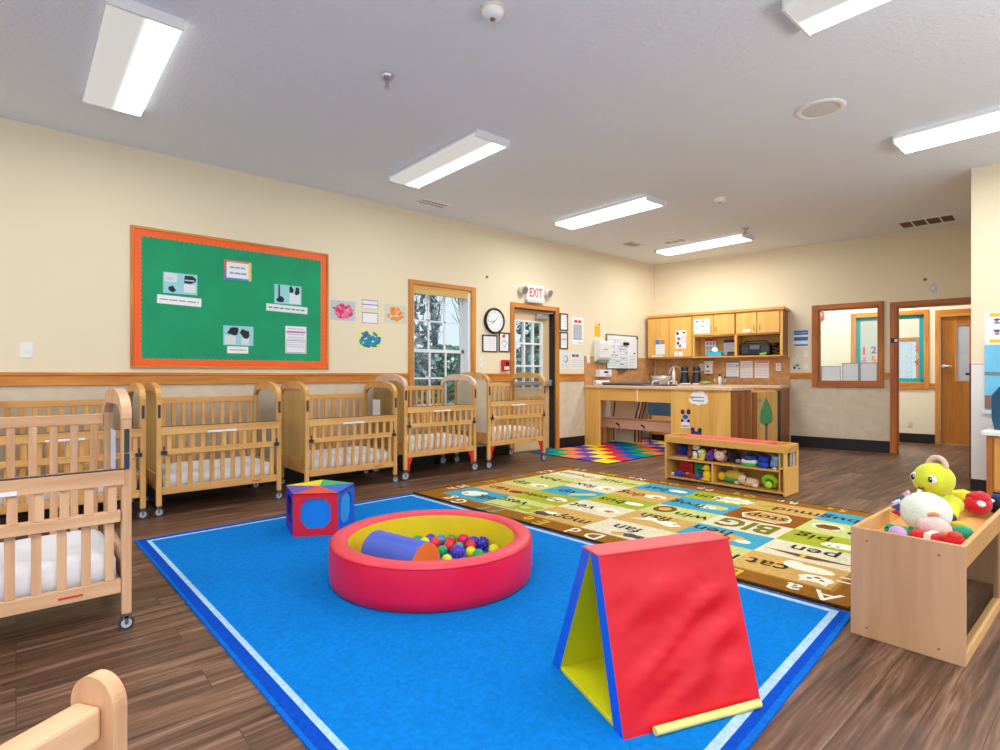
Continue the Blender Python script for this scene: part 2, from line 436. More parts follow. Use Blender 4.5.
b = MB(); b.box(5.19, 6.025, .0, .16, .0, .012, M_GREYMETAL); b.build('threshold', d)
# ---- interior window (back wall)
l, rz = on('B', 0, 0)
w = thing('window_2', 'dark oak framed interior window beside the kitchenette', 'window', l, rz, kind='structure')
b = MB(); casing(b, 2.483, 3.377, .91, 2.13, 2.569, 3.319, .992, 2.062, .025, M_OAKB_X, M_OAKB_Z)
b.box(2.569, 2.585, 0, .12, .992, 2.062, M_OAKB_Z); b.box(3.30, 3.319, 0, .12, .992, 2.062, M_OAKB_Z); b.box(2.569, 3.319, 0, .12, .992, 1.008, M_OAKB_X); b.box(2.569, 3.319, 0, .12, 2.046, 2.062, M_OAKB_X)
b.build('window_frame', w, bevel=.004)
b = MB(); b.box(2.585, 3.30, .058, .064, 1.008, 2.046, M_GLASS); b.build('pane', w)
# ---- doorway to hallway
d = thing('door_2', 'brown oak framed open doorway into the hallway', 'doorway', l, rz, kind='structure')
b = MB(); casing(b, 3.446, 4.53, 0, 2.10, 3.526, 4.45, 0, 2.033, .025, M_OAKB_X, M_OAKB_Z, False)
b.box(3.526, 3.545, 0, .12, 0, 2.033, M_OAKB_Z); b.box(4.43, 4.45, 0, .12, 0, 2.033, M_OAKB_Z); b.box(3.545, 4.43, 0, .12, 2.015, 2.033, M_OAKB_X)
b.build('door_frame', d, bevel=.004)
b = MB(); b.box(3.456, 3.53, -.032, -.0255, 1.535, 1.60, M_BLACK); b.box(3.50, 3.53, -.036, -.032, 1.55, 1.585, M_WHITE); b.build('strike_plate', d, label='black and white latch plate on the door frame')
# ---- hall window with teal scalloped border
l, rz = on('H', 0, 0)
w = thing('window_3', 'yellow oak framed hall window edged with teal paper border', 'window', l, rz, kind='structure')
b = MB(); casing(b, 2.783, 3.839, .86, 2.135, 2.856, 3.775, .975, 2.06, .022, M_OAK_X, M_OAK_Z); b.build('window_frame', w, bevel=.004)
M_TEAL = mat((0, 150, 165), .6, var=.05)
b = MB()
x0, x1, z0, z1 = 2.856, 3.775, .975, 2.06; bw_ = .05
b.box(x0, x0 + bw_, .03, .032, z0, z1, M_TEAL); b.box(x1 - bw_, x1, .03, .032, z0, z1, M_TEAL); b.box(x0, x1, .03, .032, z0, z0 + bw_, M_TEAL); b.box(x0, x1, .03, .032, z1 - bw_, z1, M_TEAL)
z = z0 + bw_
while z < z1 - bw_:
    b.disc(x0 + bw_, z, .016, .02, .031, M_TEAL, 10); b.disc(x1 - bw_, z, .016, .02, .031, M_TEAL, 10); z += .044
x = x0 + bw_
while x < x1 - bw_:
    b.disc(x, z0 + bw_, .02, .016, .031, M_TEAL, 10); b.disc(x, z1 - bw_, .02, .016, .031, M_TEAL, 10); x += .044
b.build('paper_border', w, label='teal scalloped paper border')
b = MB(); b.box(x0, x1, .055, .06, z0, z1, M_GLASS); b.build('pane', w)
d = thing('door_3', 'closed oak veneer hall door with narrow glass panel', 'door', l, rz, kind='structure')
b = MB(); casing(b, 3.914, 4.92, 0, 2.11, 3.976, 4.85, 0, 2.0, .022, M_OAK_X, M_OAK_Z, False); b.build('door_frame', d, bevel=.004)
b = MB(); b.box(3.98, 4.158, .03, .07, .012, 1.995, M_DOOR_Z); b.box(4.33, 4.845, .03, .07, .012, 1.995, M_DOOR_Z); b.box(4.158, 4.33, .03, .07, .012, .985, M_DOOR_Z); b.box(4.158, 4.33, .03, .07, 1.885, 1.995, M_DOOR_Z)
b.box(4.158, 4.18, .022, .03, .985, 1.885, M_OAK_Z); b.box(4.158, 4.33, .022, .03, .985, 1.005, M_OAK_X); b.box(4.158, 4.33, .022, .03, 1.865, 1.885, M_OAK_X)
lf = b.build('door_leaf', d)
b = MB(); b.box(4.18, 4.33, .045, .05, 1.005, 1.865, mat((188, 196, 208), .08, spec=.6)); b.build('pane', lf, label='reflecting grey glass panel')
b = MB(); b.cyl((4.02, .03, 1.23), (4.02, .0, 1.23), .028, M_STEEL); b.tube([(4.02, -.005, 1.23), (4.03, -.02, 1.23), (4.12, -.02, 1.225)], .011, M_STEEL); b.build('lever_handle', lf)
# far room window
l, rz = on('F', 0, 0)
w = thing('window_4', 'small outside window seen through the hall window', 'window', l, rz, kind='structure')
b = MB(); casing(b, 3.19, 3.63, .82, 1.85, 3.256, 3.57, .88, 1.79, .022, M_OAK_X, M_OAK_Z)
b.build('window_frame', w)
b = MB()
for x in (3.256, 3.40, 3.55): b.box(x, x + .02, .03, .05, .88, 1.79, M_SASH)
for z in (.88, 1.17, 1.46, 1.77): b.box(3.256, 3.57, .031, .049, z, z + .02, M_SASH)
b.build('sash', w)
b = MB(); b.box(3.256, 3.57, .038, .042, .88, 1.79, M_GLASS); b.build('pane', w)

# ------------------------------------------------------------------ ceiling fixtures
def lens_mat(lo, hi):
    m, nt, bs, out = _new('fluorescent_lens')
    N, L = nt.nodes, nt.links
    tc = N.new('ShaderNodeTexCoord'); sp = N.new('ShaderNodeSeparateXYZ'); L.new(tc.outputs['Object'], sp.inputs[0])
    rp = N.new('ShaderNodeMapRange'); rp.inputs['From Min'].default_value = -.02; rp.inputs['From Max'].default_value = .06; rp.inputs['To Min'].default_value = lo; rp.inputs['To Max'].default_value = hi
    rp.interpolation_type = 'SMOOTHSTEP'
    L.new(sp.outputs['Y'], rp.inputs['Value']); L.new(rp.outputs[0], bs.inputs['Emission Strength'])
    bs.inputs['Emission Color'].default_value = rgba((255, 252, 247)); bs.inputs['Base Color'].default_value = rgba((120, 120, 120)); bs.inputs['Roughness'].default_value = .5
    return m
M_LENS = lens_mat(.5, 2.6); M_LENSF = lens_mat(1.6, 4.0)
M_HOUS = mat((226, 226, 228), .5, var=.01)
def ceiling_light(x, y, label, rz=0.0):
    x *= 1.016; y *= 1.016
    t = thing('ceiling_light', label, 'ceiling light', (x, y, CH), rz, 'fluorescent ceiling lights')
    b = MB(); b.box(-.69, -.675, -.175, .175, -.064, -.001, M_HOUS); b.box(.675, .69, -.175, .175, -.064, -.001, M_HOUS); b.box(-.675, .675, -.165, .165, -.025, -.001, M_HOUS)
    b.build('housing', t, bevel=.002)
    b = MB(); b.prism([(-.168, -.026), (-.172, -.05), (-.155, -.061), (.155, -.061), (.172, -.05), (.168, -.026)], 'x', -.674, .674, M_LENSF if y > 5 else M_LENS); b.build('lens', t)
    return t
LIT = []
for x, y, s in ((-4.08, .515, 'white ceiling light nearest the green bulletin board, at upper left'), (-4.08, 2.885, 'white ceiling light in front of the oak sash window'),
                (-4.13, 5.25, 'white ceiling light in front of the exit door'), (-4.2, 7.57, 'white ceiling light closest to the kitchenette, beside a sprinkler'),
                (-.53, 3.14, 'white ceiling light cut off by the top edge of the photo'), (-.64, 5.52, 'white ceiling light over the doll-filled box near the right end wall')):
    LIT.append((x * 1.016, y * 1.016)); ceiling_light(x, y, s.replace('doll-filled', 'toy-topped'))
# round items on the ceiling
def detector(x, y, label, r=.06):
    t = thing('smoke_detector', label, 'smoke detector', (x, y, CH))
    b = MB(); b.lathe([(0.001, -.05), (.55 * r, -.05), (.75 * r, -.042), (.95 * r, -.03), (r, -.012), (r, -.001)], M_WHITE, seg=28); b.build('body', t)
    b = MB(); b.lathe([(.25 * r, -.0502), (.25 * r, -.056), (.001, -.056)], M_GREYMETAL, seg=16); b.build('sensor', t)
    b = MB(); b.lathe([(1.15 * r, -.001), (1.15 * r, -.01), (.9 * r, -.012)], mat((226, 214, 186), .5), seg=28); b.build('mounting_ring', t)
detector(-2.28, 1.93, 'round smoke detector at the top edge of the photo')
detector(-3.058, 5.885, 'small round smoke detector over the kitchenette side of the room', .06)
def sprinkler(x, y, label):
    t = thing('sprinkler_head', label, 'sprinkler', (x, y, CH))
    b = MB(); b.lathe([(.044, -.001), (.044, -.008), (.034, -.03), (.022, -.034), (.016, -.04), (.009, -.04)], M_STEEL, seg=20); b.build('escutcheon', t)
    b = MB(); b.cyl((0, 0, -.04), (0, 0, -.055), .012, M_STEEL); b.tube([(-.012, 0, -.055), (-.015, 0, -.07), (0, 0, -.088)], .004, M_GREYMETAL, 6); b.tube([(.012, 0, -.055), (.015, 0, -.07), (0, 0, -.088)], .004, M_GREYMETAL, 6)
    b.cyl((0, 0, -.088), (0, 0, -.091), .02, M_STEEL); b.build('deflector', t)
sprinkler(-3.231, 1.83, 'chrome sprinkler head on open ceiling near the leftmost lights')
sprinkler(-3.45, 7.32, 'chrome sprinkler head beside the farthest ceiling light')
t = thing('ceiling_speaker', 'round white ceiling speaker with grey mesh', 'speaker', (-1.55, 4.47, CH))
b = MB(); b.lathe([(.165, -.001), (.165, -.006), (.15, -.012), (.125, -.014), (.12, -.008)], M_WHITE, seg=40); b.build('rim', t)
b = MB(); b.lathe([(.001, -.012), (.06, -.0115), (.121, -.009)], mat((214, 212, 210), .7, var=.15, vscale=120), seg=40); b.build('grille', t)
def vent(x, y, w, h, label, dark=False, rz=0.0, n=6, cols=1):
    t = thing('ceiling_vent', label, 'vent', (x, y, CH), rz)
    b = MB(); f = .02
    b.box(-w / 2, w / 2, -h / 2, -h / 2 + f, -.01, -.001, M_WHITE); b.box(-w / 2, w / 2, h / 2 - f, h / 2, -.01, -.001, M_WHITE); b.box(-w / 2, -w / 2 + f, -h / 2 + f, h / 2 - f, -.01, -.001, M_WHITE); b.box(w / 2 - f, w / 2, -h / 2 + f, h / 2 - f, -.01, -.001, M_WHITE)
    for k in range(1, cols): x_ = -w / 2 + w * k / cols; b.box(x_ - .008, x_ + .008, -h / 2 + f, h / 2 - f, -.01, -.001, M_WHITE)
    b.build('frame', t)
    b = MB(); b.box(-w / 2 + f, w / 2 - f, -h / 2 + f, h / 2 - f, -.004, -.001, mat((92, 72, 50) if dark else (150, 150, 150), .6)); b.build('backing', t)
    b = MB(); ms = mat((120, 98, 74) if dark else (215, 215, 215), .5)
    for k in range(n): y_ = -h / 2 + f + (h - 2 * f) * (k + .5) / n; b.box(-w / 2 + f, w / 2 - f, y_ - .004, y_ + .004, -.009, -.0045, ms)
    b.build('louver', t)
vent(-5.30, 3.59, .17, .38, 'small white ceiling vent above the oak sash window', n=4, cols=2)
vent(-4.995, 6.95, .2, .34, 'small white ceiling vent near the kitchenette corner', n=4)
vent(-4.47, 7.27, .34, .2, 'white ceiling vent right behind the farthest light', n=4, cols=3)
vent(-1.79, 8.76, .58, .38, 'wide brown return vent on the ceiling above the doorway', True, BA * .4, 9, 4)

# ------------------------------------------------------------------ papers
def lines(n, u0, u1, v0, v1, rgb=(120, 124, 134), h=.35):
    out = []; st = (v1 - v0) / n
    for k in range(n):
        v = v1 - st * (k + .5); u = u0
        while u < u1 - .03:
            e = min(u1, u + random.uniform(.08, .22)); out.append((u, v - st * h / 2, e, v + st * h / 2, rgb)); u = e + .03
    return out
def splats(n, u0, u1, v0, v1, cols, r=(.03, .08)):
    out = []
    for k in range(n):
        a = random.uniform(0, 2 * PI); q = math.sqrt(random.random())
        out.append(('o', (u0 + u1) / 2 + (u1 - u0) / 2 * q * math.cos(a), (v0 + v1) / 2 + (v1 - v0) / 2 * q * math.sin(a), random.uniform(*r), random.uniform(*r), random.choice(cols)))
    return out
def paper(w, t0, z0, t1, z1, label, rgb=(240, 242, 244), marks=(), name='paper_sheet', cat='paper', n=-.0005, frame=None, group=None, tilt=0.0, th=.0016, words=()):
    l, rz = on(w, (t0 + t1) / 2, (z0 + z1) / 2, n)
    W, H = abs(t1 - t0), abs(z1 - z0)
    b = MB(); root = None; y = -th
    X = Matrix.Rotation(tilt, 4, 'Y')
    if frame:
        root = thing(name, label, cat, l, rz, group)
        f = MB(); fw = .016
        f.box(-W / 2, W / 2, -.014, 0, -H / 2, -H / 2 + fw, frame); f.box(-W / 2, W / 2, -.014, 0, H / 2 - fw, H / 2, frame); f.box(-W / 2, -W / 2 + fw, -.014, 0, -H / 2 + fw, H / 2 - fw, frame); f.box(W / 2 - fw, W / 2, -.014, 0, -H / 2 + fw, H / 2 - fw, frame)
        f.build('frame', root)
        W -= .02; H -= .02; y = -.006
    b.box(-W / 2, W / 2, y, 0 if not frame else -.0005, -H / 2, H / 2, mat(rgb, .7, var=.02), X)
    for i, q in enumerate(marks):
        yy = y - .0001 * i / max(1, len(marks)) * 8
        if q[0] == 'o':
            _, cu, cv, ru, rv, c = q
            seg = 9; ph = random.random()
            b.prism([(-W / 2 + W * cu + W * ru * math.cos(ph + 2 * PI * k / seg) * random.uniform(.6, 1.2), -H / 2 + H * cv + H * rv * math.sin(ph + 2 * PI * k / seg) * random.uniform(.6, 1.2)) for k in range(seg)], 'y', yy - .0006, y, mat(c, .6, var=.03), X=X)
        else:
            u0, v0, u1, v1, c = q
            b.box(-W / 2 + W * u0, -W / 2 + W * u1, yy - .0006, y, -H / 2 + H * v0, -H / 2 + H * v1, mat(c, .6, var=.03), X)
    for (txt, u, v, size, c) in words:
        T = X @ Matrix.Translation((-W / 2 + W * u, y - .0022, -H / 2 + H * v)) @ Matrix.Rotation(PI / 2, 4, 'X')
        b.text(txt, size, mat(c, .6), T)
    if frame:
        return b.build('sheet', root)
    return b.build(name, None, l, rz, label=label, category=cat, group=group)
INK = (110, 112, 122)
# bulletin board
t = thing('bulletin_board', 'large green bulletin board with an orange scalloped border', 'bulletin board', *on('L', 1.625, 1.15))
W, H = 1.775, 1.228
b = MB(); fw = .022
b.box(-W / 2, W / 2, -.02, 0, 0, fw, M_OAK_X); b.box(-W / 2, W / 2, -.02, 0, H - fw, H, M_OAK_X); b.box(-W / 2, -W / 2 + fw, -.02, 0, fw, H - fw, M_OAK_Z); b.box(W / 2 - fw, W / 2, -.02, 0, fw, H - fw, M_OAK_Z)
b.build('frame', t, bevel=.003)
b = MB(); b.box(-W / 2 + fw, W / 2 - fw, -.008, -.001, fw, H - fw, mat((4, 150, 98), .7, bump=1.0, bscale=3, var=.1, vscale=3)); b.build('backing_paper', t, label='green backing paper')
M_OR = mat((246, 92, 10), .45, var=.04)
b = MB(); bw_ = .05; x0, x1, z0, z1 = -W / 2 + fw, W / 2 - fw, fw, H - fw
b.box(x0, x0 + bw_, -.0105, -.0082, z0, z1, M_OR); b.box(x1 - bw_, x1, -.0105, -.0082, z0, z1, M_OR); b.box(x0 + bw_, x1 - bw_, -.0105, -.0082, z0, z0 + bw_, M_OR); b.box(x0 + bw_, x1 - bw_, -.0105, -.0082, z1 - bw_, z1, M_OR)
z = z0 + bw_ + .02
while z < z1 - bw_:
    b.disc(x0 + bw_, z, .014, .019, -.0083, M_OR, 10, .002); b.disc(x1 - bw_, z, .014, .019, -.0083, M_OR, 10, .002); z += .04
x = x0 + bw_ + .02
while x < x1 - bw_:
    b.disc(x, z0 + bw_, .019, .014, -.0083, M_OR, 10, .002); b.disc(x, z1 - bw_, .019, .014, -.0083, M_OR, 10, .002); x += .04
b.build('scalloped_border', t, label='orange scalloped paper border')
PHB = (150, 210, 222); NB = .0085
paper('L', .984, 1.82, 1.256, 2.006, 'photo of dark dolls on pale blue, at left of the green board', PHB, [(.03, .55, .4, .97, (214, 226, 226)), (.6, .1, .95, .5, (226, 232, 232)), ('o', .24, .22, .12, .2, (20, 26, 24)), ('o', .75, .72, .2, .3, (26, 28, 30)), (.62, .66, .9, .72, (180, 210, 216)), ('o', .2, .7, .1, .1, (196, 212, 214))], 'photo_print', 'photo', NB)
paper('L', .938, 1.72, 1.289, 1.797, 'long caption strip under the left photo on the green board', marks=lines(1, .06, .94, .25, .75, INK, .22), name='caption_strip', cat='caption', n=NB, tilt=R(1.5))
paper('L', 1.485, 2.0, 1.729, 2.18, 'rainbow-edged title card at the top of the green board', (236, 238, 240), [(0, 0, 1, .09, (60, 130, 210)), (0, .91, 1, 1, (240, 120, 90)), (0, 0, .08, .5, (150, 90, 170)), (0, .5, .08, 1, (230, 70, 110)), (.9, 0, 1, 1, (240, 206, 80))] + lines(2, .2, .82, .2, .8, (130, 150, 190), .3), 'title_card', 'card', NB)
paper('L', 1.949, 1.808, 2.222, 2.0, 'photo of black gloves on pale blue, at right of the green board', PHB, [(.55, .05, .95, .6, (220, 230, 230)), ('o', .22, .2, .16, .2, (22, 24, 26)), (.14, .3, .2, .98, (28, 30, 32)), ('o', .62, .75, .1, .2, (24, 30, 28)), ('o', .84, .7, .1, .26, (24, 24, 26))], 'photo_print', 'photo', NB)
paper('L', 1.871, 1.725, 2.285, 1.796, 'long caption strip under the right photo on the green board', (222, 236, 236), lines(1, .05, .95, .2, .8, (90, 120, 130), .3), 'caption_strip', 'caption', NB, tilt=R(1.5))
paper('L', 1.477, 1.373, 1.748, 1.56, 'photo of two dark round heads, low in the middle of the green board', PHB, [(.05, .05, .4, .5, (214, 224, 222)), (.6, .05, .85, .4, (214, 224, 222)), ('o', .33, .72, .2, .28, (18, 18, 20)), ('o', .74, .62, .19, .26, (24, 22, 24))], 'photo_print', 'photo', NB)
paper('L', 1.512, 1.297, 1.701, 1.363, 'short caption strip under the middle photo on the green board', marks=lines(1, .1, .9, .25, .75, INK, .22), name='caption_strip', cat='caption', n=NB)
paper('L', 2.058, 1.311, 2.274, 1.588, 'white list sheet with a mauve heading on the green board', (232, 236, 244), [(.05, .76, .95, .82, (180, 80, 140)), (.05, .5, .95, .53, (220, 210, 140)), (.04, .02, .06, .48, (150, 140, 170)), (.94, .02, .96, .48, (150, 140, 170)), (.04, .46, .96, .48, (150, 140, 170)), (.04, .02, .96, .04, (150, 140, 170))] + lines(4, .1, .9, .54, .96, (160, 150, 180), .2) + lines(3, .1, .9, .2, .44, (140, 150, 180), .2), 'list_sheet', 'paper', NB)
# art and notices on the left wall
paper('L', 2.541, 1.682, 2.827, 1.897, 'pale blue paper with a pink hand-painted splash beside the green board', (186, 200, 206), splats(60, .1, .88, .14, .8, [(220, 50, 100), (232, 96, 140), (200, 40, 84), (226, 120, 160)], (.05, .12)), 'child_painting', 'painting')
paper('L', 2.908, 1.833, 3.107, 1.934, 'white card with a purple stripe, above its twin', (232, 234, 244), [(0, .9, 1, 1, (170, 120, 150)), (0, 0, .03, 1, (150, 140, 160)), (.97, 0, 1, 1, (150, 140, 160)), (0, .42, 1, .52, (150, 70, 150)), (0, 0, 1, .05, (120, 180, 190))], 'name_card', 'card')
paper('L', 2.908, 1.67, 3.107, 1.793, 'white card with a thin brown outline under the striped card', (236, 238, 244), [(0, .93, 1, 1, (140, 110, 110)), (0, 0, 1, .06, (150, 130, 140)), (0, 0, .04, 1, (150, 130, 140)), (.96, 0, 1, 1, (150, 130, 140))], 'name_card', 'card')
paper('L', 3.19, 1.69, 3.481, 1.904, 'pale green paper with orange paint strokes beside the sash window', (206, 214, 196), splats(36, .14, .84, .16, .84, [(240, 140, 40), (232, 120, 24), (244, 170, 90)], (.06, .12)), 'child_painting', 'painting')
paper('L', 2.86, 1.38, 3.145, 1.596, 'yellow paper with a big blue paint splash, lowest of the wall art', (232, 226, 150), splats(70, .08, .92, .12, .92, [(0, 120, 180), (10, 100, 170), (30, 140, 170), (40, 150, 130)], (.05, .12)), 'child_painting', 'painting')
FB = mat((40, 42, 46), .4)
paper('L', 4.63, 1.395, 4.891, 1.623, 'black framed white notice left of the red-topped one, under the clock', marks=lines(7, .1, .9, .1, .9, (160, 164, 180), .2), name='framed_notice', cat='frame', frame=FB)
paper('L', 4.918, 1.403, 5.108, 1.668, 'black framed notice with a red circle on top beside the exit door', marks=[('o', .5, .84, .2, .12, (220, 40, 44)), ('o', .5, .45, .3, .2, (150, 160, 180)), ('o', .5, .45, .22, .14, (226, 230, 238))] + lines(2, .15, .85, .08, .24, (150, 156, 170), .2), name='framed_notice', cat='frame', frame=FB)
paper('L', 6.12, 1.756, 6.297, 2.014, 'upper black framed certificate right of the exit door', marks=lines(7, .12, .88, .15, .9, (190, 192, 204), .2), name='framed_notice', cat='frame', frame=FB)
paper('L', 6.12, 1.48, 6.297, 1.735, 'lower black framed certificate right of the exit door', marks=lines(6, .12, .88, .2, .95, (190, 176, 190), .2) + [(.2, .55, .85, .62, (220, 150, 150))], name='framed_notice', cat='frame', frame=FB)
paper('L', 6.399, 1.56, 6.66, 1.976, 'tall white poster with red capitals and a grey block', marks=[(.2, .8, .45, .9, (214, 40, 40)), (.52, .8, .82, .9, (214, 40, 40)), (.1, .2, .88, .74, (182, 190, 196)), (.1, .18, .88, .22, (120, 150, 160))] + lines(6, .15, .85, .26, .7, (150, 160, 168), .2) + lines(1, .5, .9, .02, .1, (120, 120, 130), .3), name='wall_poster', cat='poster')
paper('L', 6.131, 1.18, 6.353, 1.444, 'pale sheet with a grey drawing just above the oak chair rail', (222, 228, 226), [('o', .5, .6, .28, .25, (150, 164, 176)), ('o', .52, .58, .2, .17, (222, 228, 226))] + lines(3, .15, .9, .08, .3, (170, 178, 184), .2), 'wall_poster', 'poster')
paper('L', 6.376, 1.176, 6.672, 1.443, 'pale sheet with a black and red heading above the oak chair rail', (226, 230, 228), [(.08, .72, .3, .86, (60, 60, 66)), (.33, .72, .6, .86, (190, 50, 50))] + lines(4, .1, .9, .1, .6, (176, 182, 186), .2), 'wall_poster', 'poster')
paper('L', 6.932, 1.70, 7.069, 1.918, 'small orange-yellow card above the paper towel dispenser', (244, 176, 30), [(0, .75, 1, 1, (248, 206, 120)), ('o', .84, .9, .12, .1, (120, 100, 50))], 'orange_card', 'card')
# switches and alarms
def plate(w, t0, z0, t1, z1, label, name='light_switch', cat='light switch', col=(238, 238, 234), n=0.0, part='toggle'):
    t = thing(name, label, cat, *on(w, (t0 + t1) / 2, (z0 + z1) / 2, n + .0005))
    W, H = (t1 - t0), (z1 - z0)
    b = MB(); b.box(-W / 2, W / 2, -.007, 0, -H / 2, H / 2, mat(col, .4, var=.02)); b.build('cover_plate', t, bevel=.003)
    b = MB()
    if part == 'toggle': b.box(-W * .12, W * .12, -.016, -.007, -H * .12, H * .12, M_WHITE)
    else:
        for s in (-1, 1): b.box(-W * .22, W * .22, -.0085, -.007, s * H * .22 - H * .13, s * H * .22 + H * .13, mat((206, 206, 200), .4))
    b.build(part, t)
plate('L', .023, 1.223, .101, 1.345, 'white light switch alone at the far left of the wall')
plate('L', 6.73, 1.28, 6.80, 1.40, 'white light switch at the left edge of the tan backsplash', n=.012)
plate('L', 4.575, 1.19, 4.63, 1.33, 'cream light switch between the sash window and the fire alarm')
t = thing('fire_alarm', 'small red fire alarm pull station beside the exit door', 'fire alarm', *on('L', 5.02, 1.145, .0005))
b = MB(); b.box(-.06, .06, -.05, 0, 0, .15, mat((206, 30, 36), .4)); b.build('body', t, bevel=.006)
b = MB(); b.box(-.04, .04, -.055, -.05, .02, .06, M_WHITE); b.box(-.01, .03, -.062, -.05, .07, .12, M_BLACK); b.build('pull_handle', t)
t = thing('motion_sensor', 'tiny grey sensor high on the wall above the clock', 'sensor', *on('L', 4.71, 2.375, -.0005))
b = MB(); b.box(-.013, .013, -.014, 0, 0, .03, mat((110, 106, 96), .5)); b.sph((0, -.014, .016), .009, M_GREYMETAL, 10, 6); b.build('body', t)
# clock
t = thing('wall_clock', 'round black-rimmed wall clock with white face', 'clock', *on('L', 4.831, 1.813, .0005))
def yring(prof, m, seg=40):
    b = MB(); b.lathe(prof, m, seg=seg)
    b.v = [(v[0], -v[2], v[1]) for v in b.v]; return b
yring([(.001, .0), (.174, .0), (.174, .03), (.165, .042), (.15, .042), (.145, .028)], M_BLACK).build('rim', t)
b = yring([(.001, .027), (.147, .027)], mat((236, 240, 244), .5)); b.build('dial', t)
b = MB()
for k in range(12):
    a = 2 * PI * k / 12; s_, c_ = math.sin(a), math.cos(a); n_ = str(12 if k == 0 else k)
    b.text(n_, .034, mat((50, 54, 60), .5), Matrix.Translation((s_ * .118, -.0282, c_ * .118 - .011)) @ Matrix.Rotation(PI / 2, 4, 'X'))
b.build('numerals', t)
b = MB()
for a, l_, w_ in ((R(232), .075, .009), (R(262), .11, .006), (R(40), .06, .003)):
    b.bar((0, -.0305, 0), (math.sin(a) * l_, -.0305, math.cos(a) * l_), .002, w_, M_BLACK, up=(math.cos(a), 0, -math.sin(a)))
b.build('hand', t)
# exit sign with emergency lamps
t = thing('exit_sign', 'white EXIT sign with red letters and two lamp heads above the exit door', 'exit sign', *on('L', 5.565, 2.13, .0005))
b = MB(); b.box(-.172, .172, -.06, 0, 0, .232, M_WHITE); b.box(-.172, .172, -.075, 0, -.02, .02, mat((206, 206, 206), .4)); b.build('housing', t, bevel=.006)
b = MB(); b.text('EXIT', .2, emit((236, 40, 30), .5, 'exit_red'), Matrix.Translation((0, -.0612, .065)) @ Matrix.Diagonal((.62, 1, .88, 1)) @ Matrix.Rotation(PI / 2, 4, 'X'), bold=.02); b.build('lettering', t, label='red EXIT letters')
for s in (-1, 1):
    b = MB(); b.tube([(s * .165, -.03, .13), (s * .2, -.03, .14), (s * .23, -.04, .15)], .016, M_HOUS); b.tube([(s * .235, .0, .17), (s * .245, -.04, .155), (s * .25, -.1, .135)], [.045, .055, .058], M_HOUS, 20)
    h = b.build('lamp_head', t)
    g = MB(); g.cyl((s * .2502, -.1005, .1348), (s * .2512, -.108, .132), .05, M_STEEL); g.build('lens', h)

# dispensers, whiteboard on left wall near kitchenette (backsplash is 12 mm thick)
M_SPLASH = mat((196, 142, 88), .45, var=.22, vscale=14)
b = MB(); b.box(6.68, 8.58, -.012, 0, .93, 1.385, M_SPLASH)
b.build('trim_4', None, (WX, 0, 0), PI / 2, label='tan speckled backsplash panel on the left wall', **ST)
b = MB(); b.box(.02, 2.184, -.012, 0, .93, 1.37, M_SPLASH); b.box(.02, 2.184, -.026, -.012, .935, 1.03, M_SPLASH)
l, rz = on('B', 0, 0); b.build('trim_5', None, l, rz, label='tan speckled backsplash panel under the wall cabinets', **ST)
t = thing('paper_towel_dispenser', 'tall white paper towel dispenser on the wall beside the whiteboard', 'paper towel dispenser', *on('L', 7.05, 1.30, .013))
b = MB(); b.prism([(-.0, 0), (-.08, .03), (-.11, .07), (-.125, .28), (-.115, .33), (0, .34)], 'x', -.15, .15, mat((232, 236, 234), .35)); b.build('cover', t, bevel=.012)
b = MB(); b.box(-.12, .12, -.085, -.005, -.012, .03, mat((120, 140, 136), .4)); b.box(-.04, .04, -.1225, -.1, .19, .2, M_DARKRUB); b.build('outlet_slot', t)
t = thing('soap_dispenser', 'small white dispenser box under the paper towel dispenser', 'dispenser', *on('L', 7.08, 1.06, .013))
b = MB(); b.box(-.15, .15, -.1, 0, 0, .115, mat((226, 230, 236), .35)); b.build('body', t, bevel=.012)
b = MB(); b.box(-.045, .055, -.104, -.1, .06, .09, M_BLACK); b.box(.0, .1, -.103, -.1, .02, .035, mat((150, 160, 175), .5)); b.build('label_window', t)
t = thing('whiteboard', 'white schedule board with a grid and thin dark frame', 'whiteboard', *on('L', 7.63, 1.188, .013))
W, H = .85, .57
b = MB(); fm = mat((110, 114, 120), .3, metal=.5)
b.box(-W / 2, W / 2, -.016, 0, 0, .014, fm); b.box(-W / 2, W / 2, -.016, 0, H - .014, H, fm); b.box(-W / 2, -W / 2 + .014, -.016, 0, .014, H - .014, fm); b.box(W / 2 - .014, W / 2, -.016, 0, .014, H - .014, fm); b.build('frame', t)
b = MB(); b.box(-W / 2 + .012, W / 2 - .012, -.008, -.002, .012, H - .012, mat((232, 238, 242), .3))
for k in range(10): z = .05 + k * .048; b.box(-W / 2 + .05, .12, -.0088, -.008, z, z + .005, mat((150, 160, 190), .5))
for k in range(4): x = -W / 2 + .05 + k * .165; b.box(x, x + .006, -.0088, -.008, .05, .49, mat((160, 170, 196), .5))
for k in range(22): x = random.uniform(-.36, .08); z = .06 + .048 * random.randrange(9); b.box(x, x + random.uniform(.03, .08), -.0089, -.008, z + .015, z + .028, mat((130, 140, 170), .5))
for k in range(4): b.box(.2, .34, -.0089, -.008, .06 + .05 * k, .068 + .05 * k, mat((170, 186, 170), .5))
b.build('board', t)
b = MB(); b.box(.02, .15, -.04, -.0088, .4, .45, M_BLACK); b.build('board_eraser', t, bevel=.006)
b = MB(); b.sph((.33, -.012, .27), .014, M_BLACK, 10, 6); b.sph((.39, -.02, .53), .016, M_BLACK, 10, 6); b.build('magnet', t)
b = MB(); b.box(-.13, .1, -.05, 0, -.022, -.001, mat((90, 60, 44), .5)); b.build('pen_tray', t)

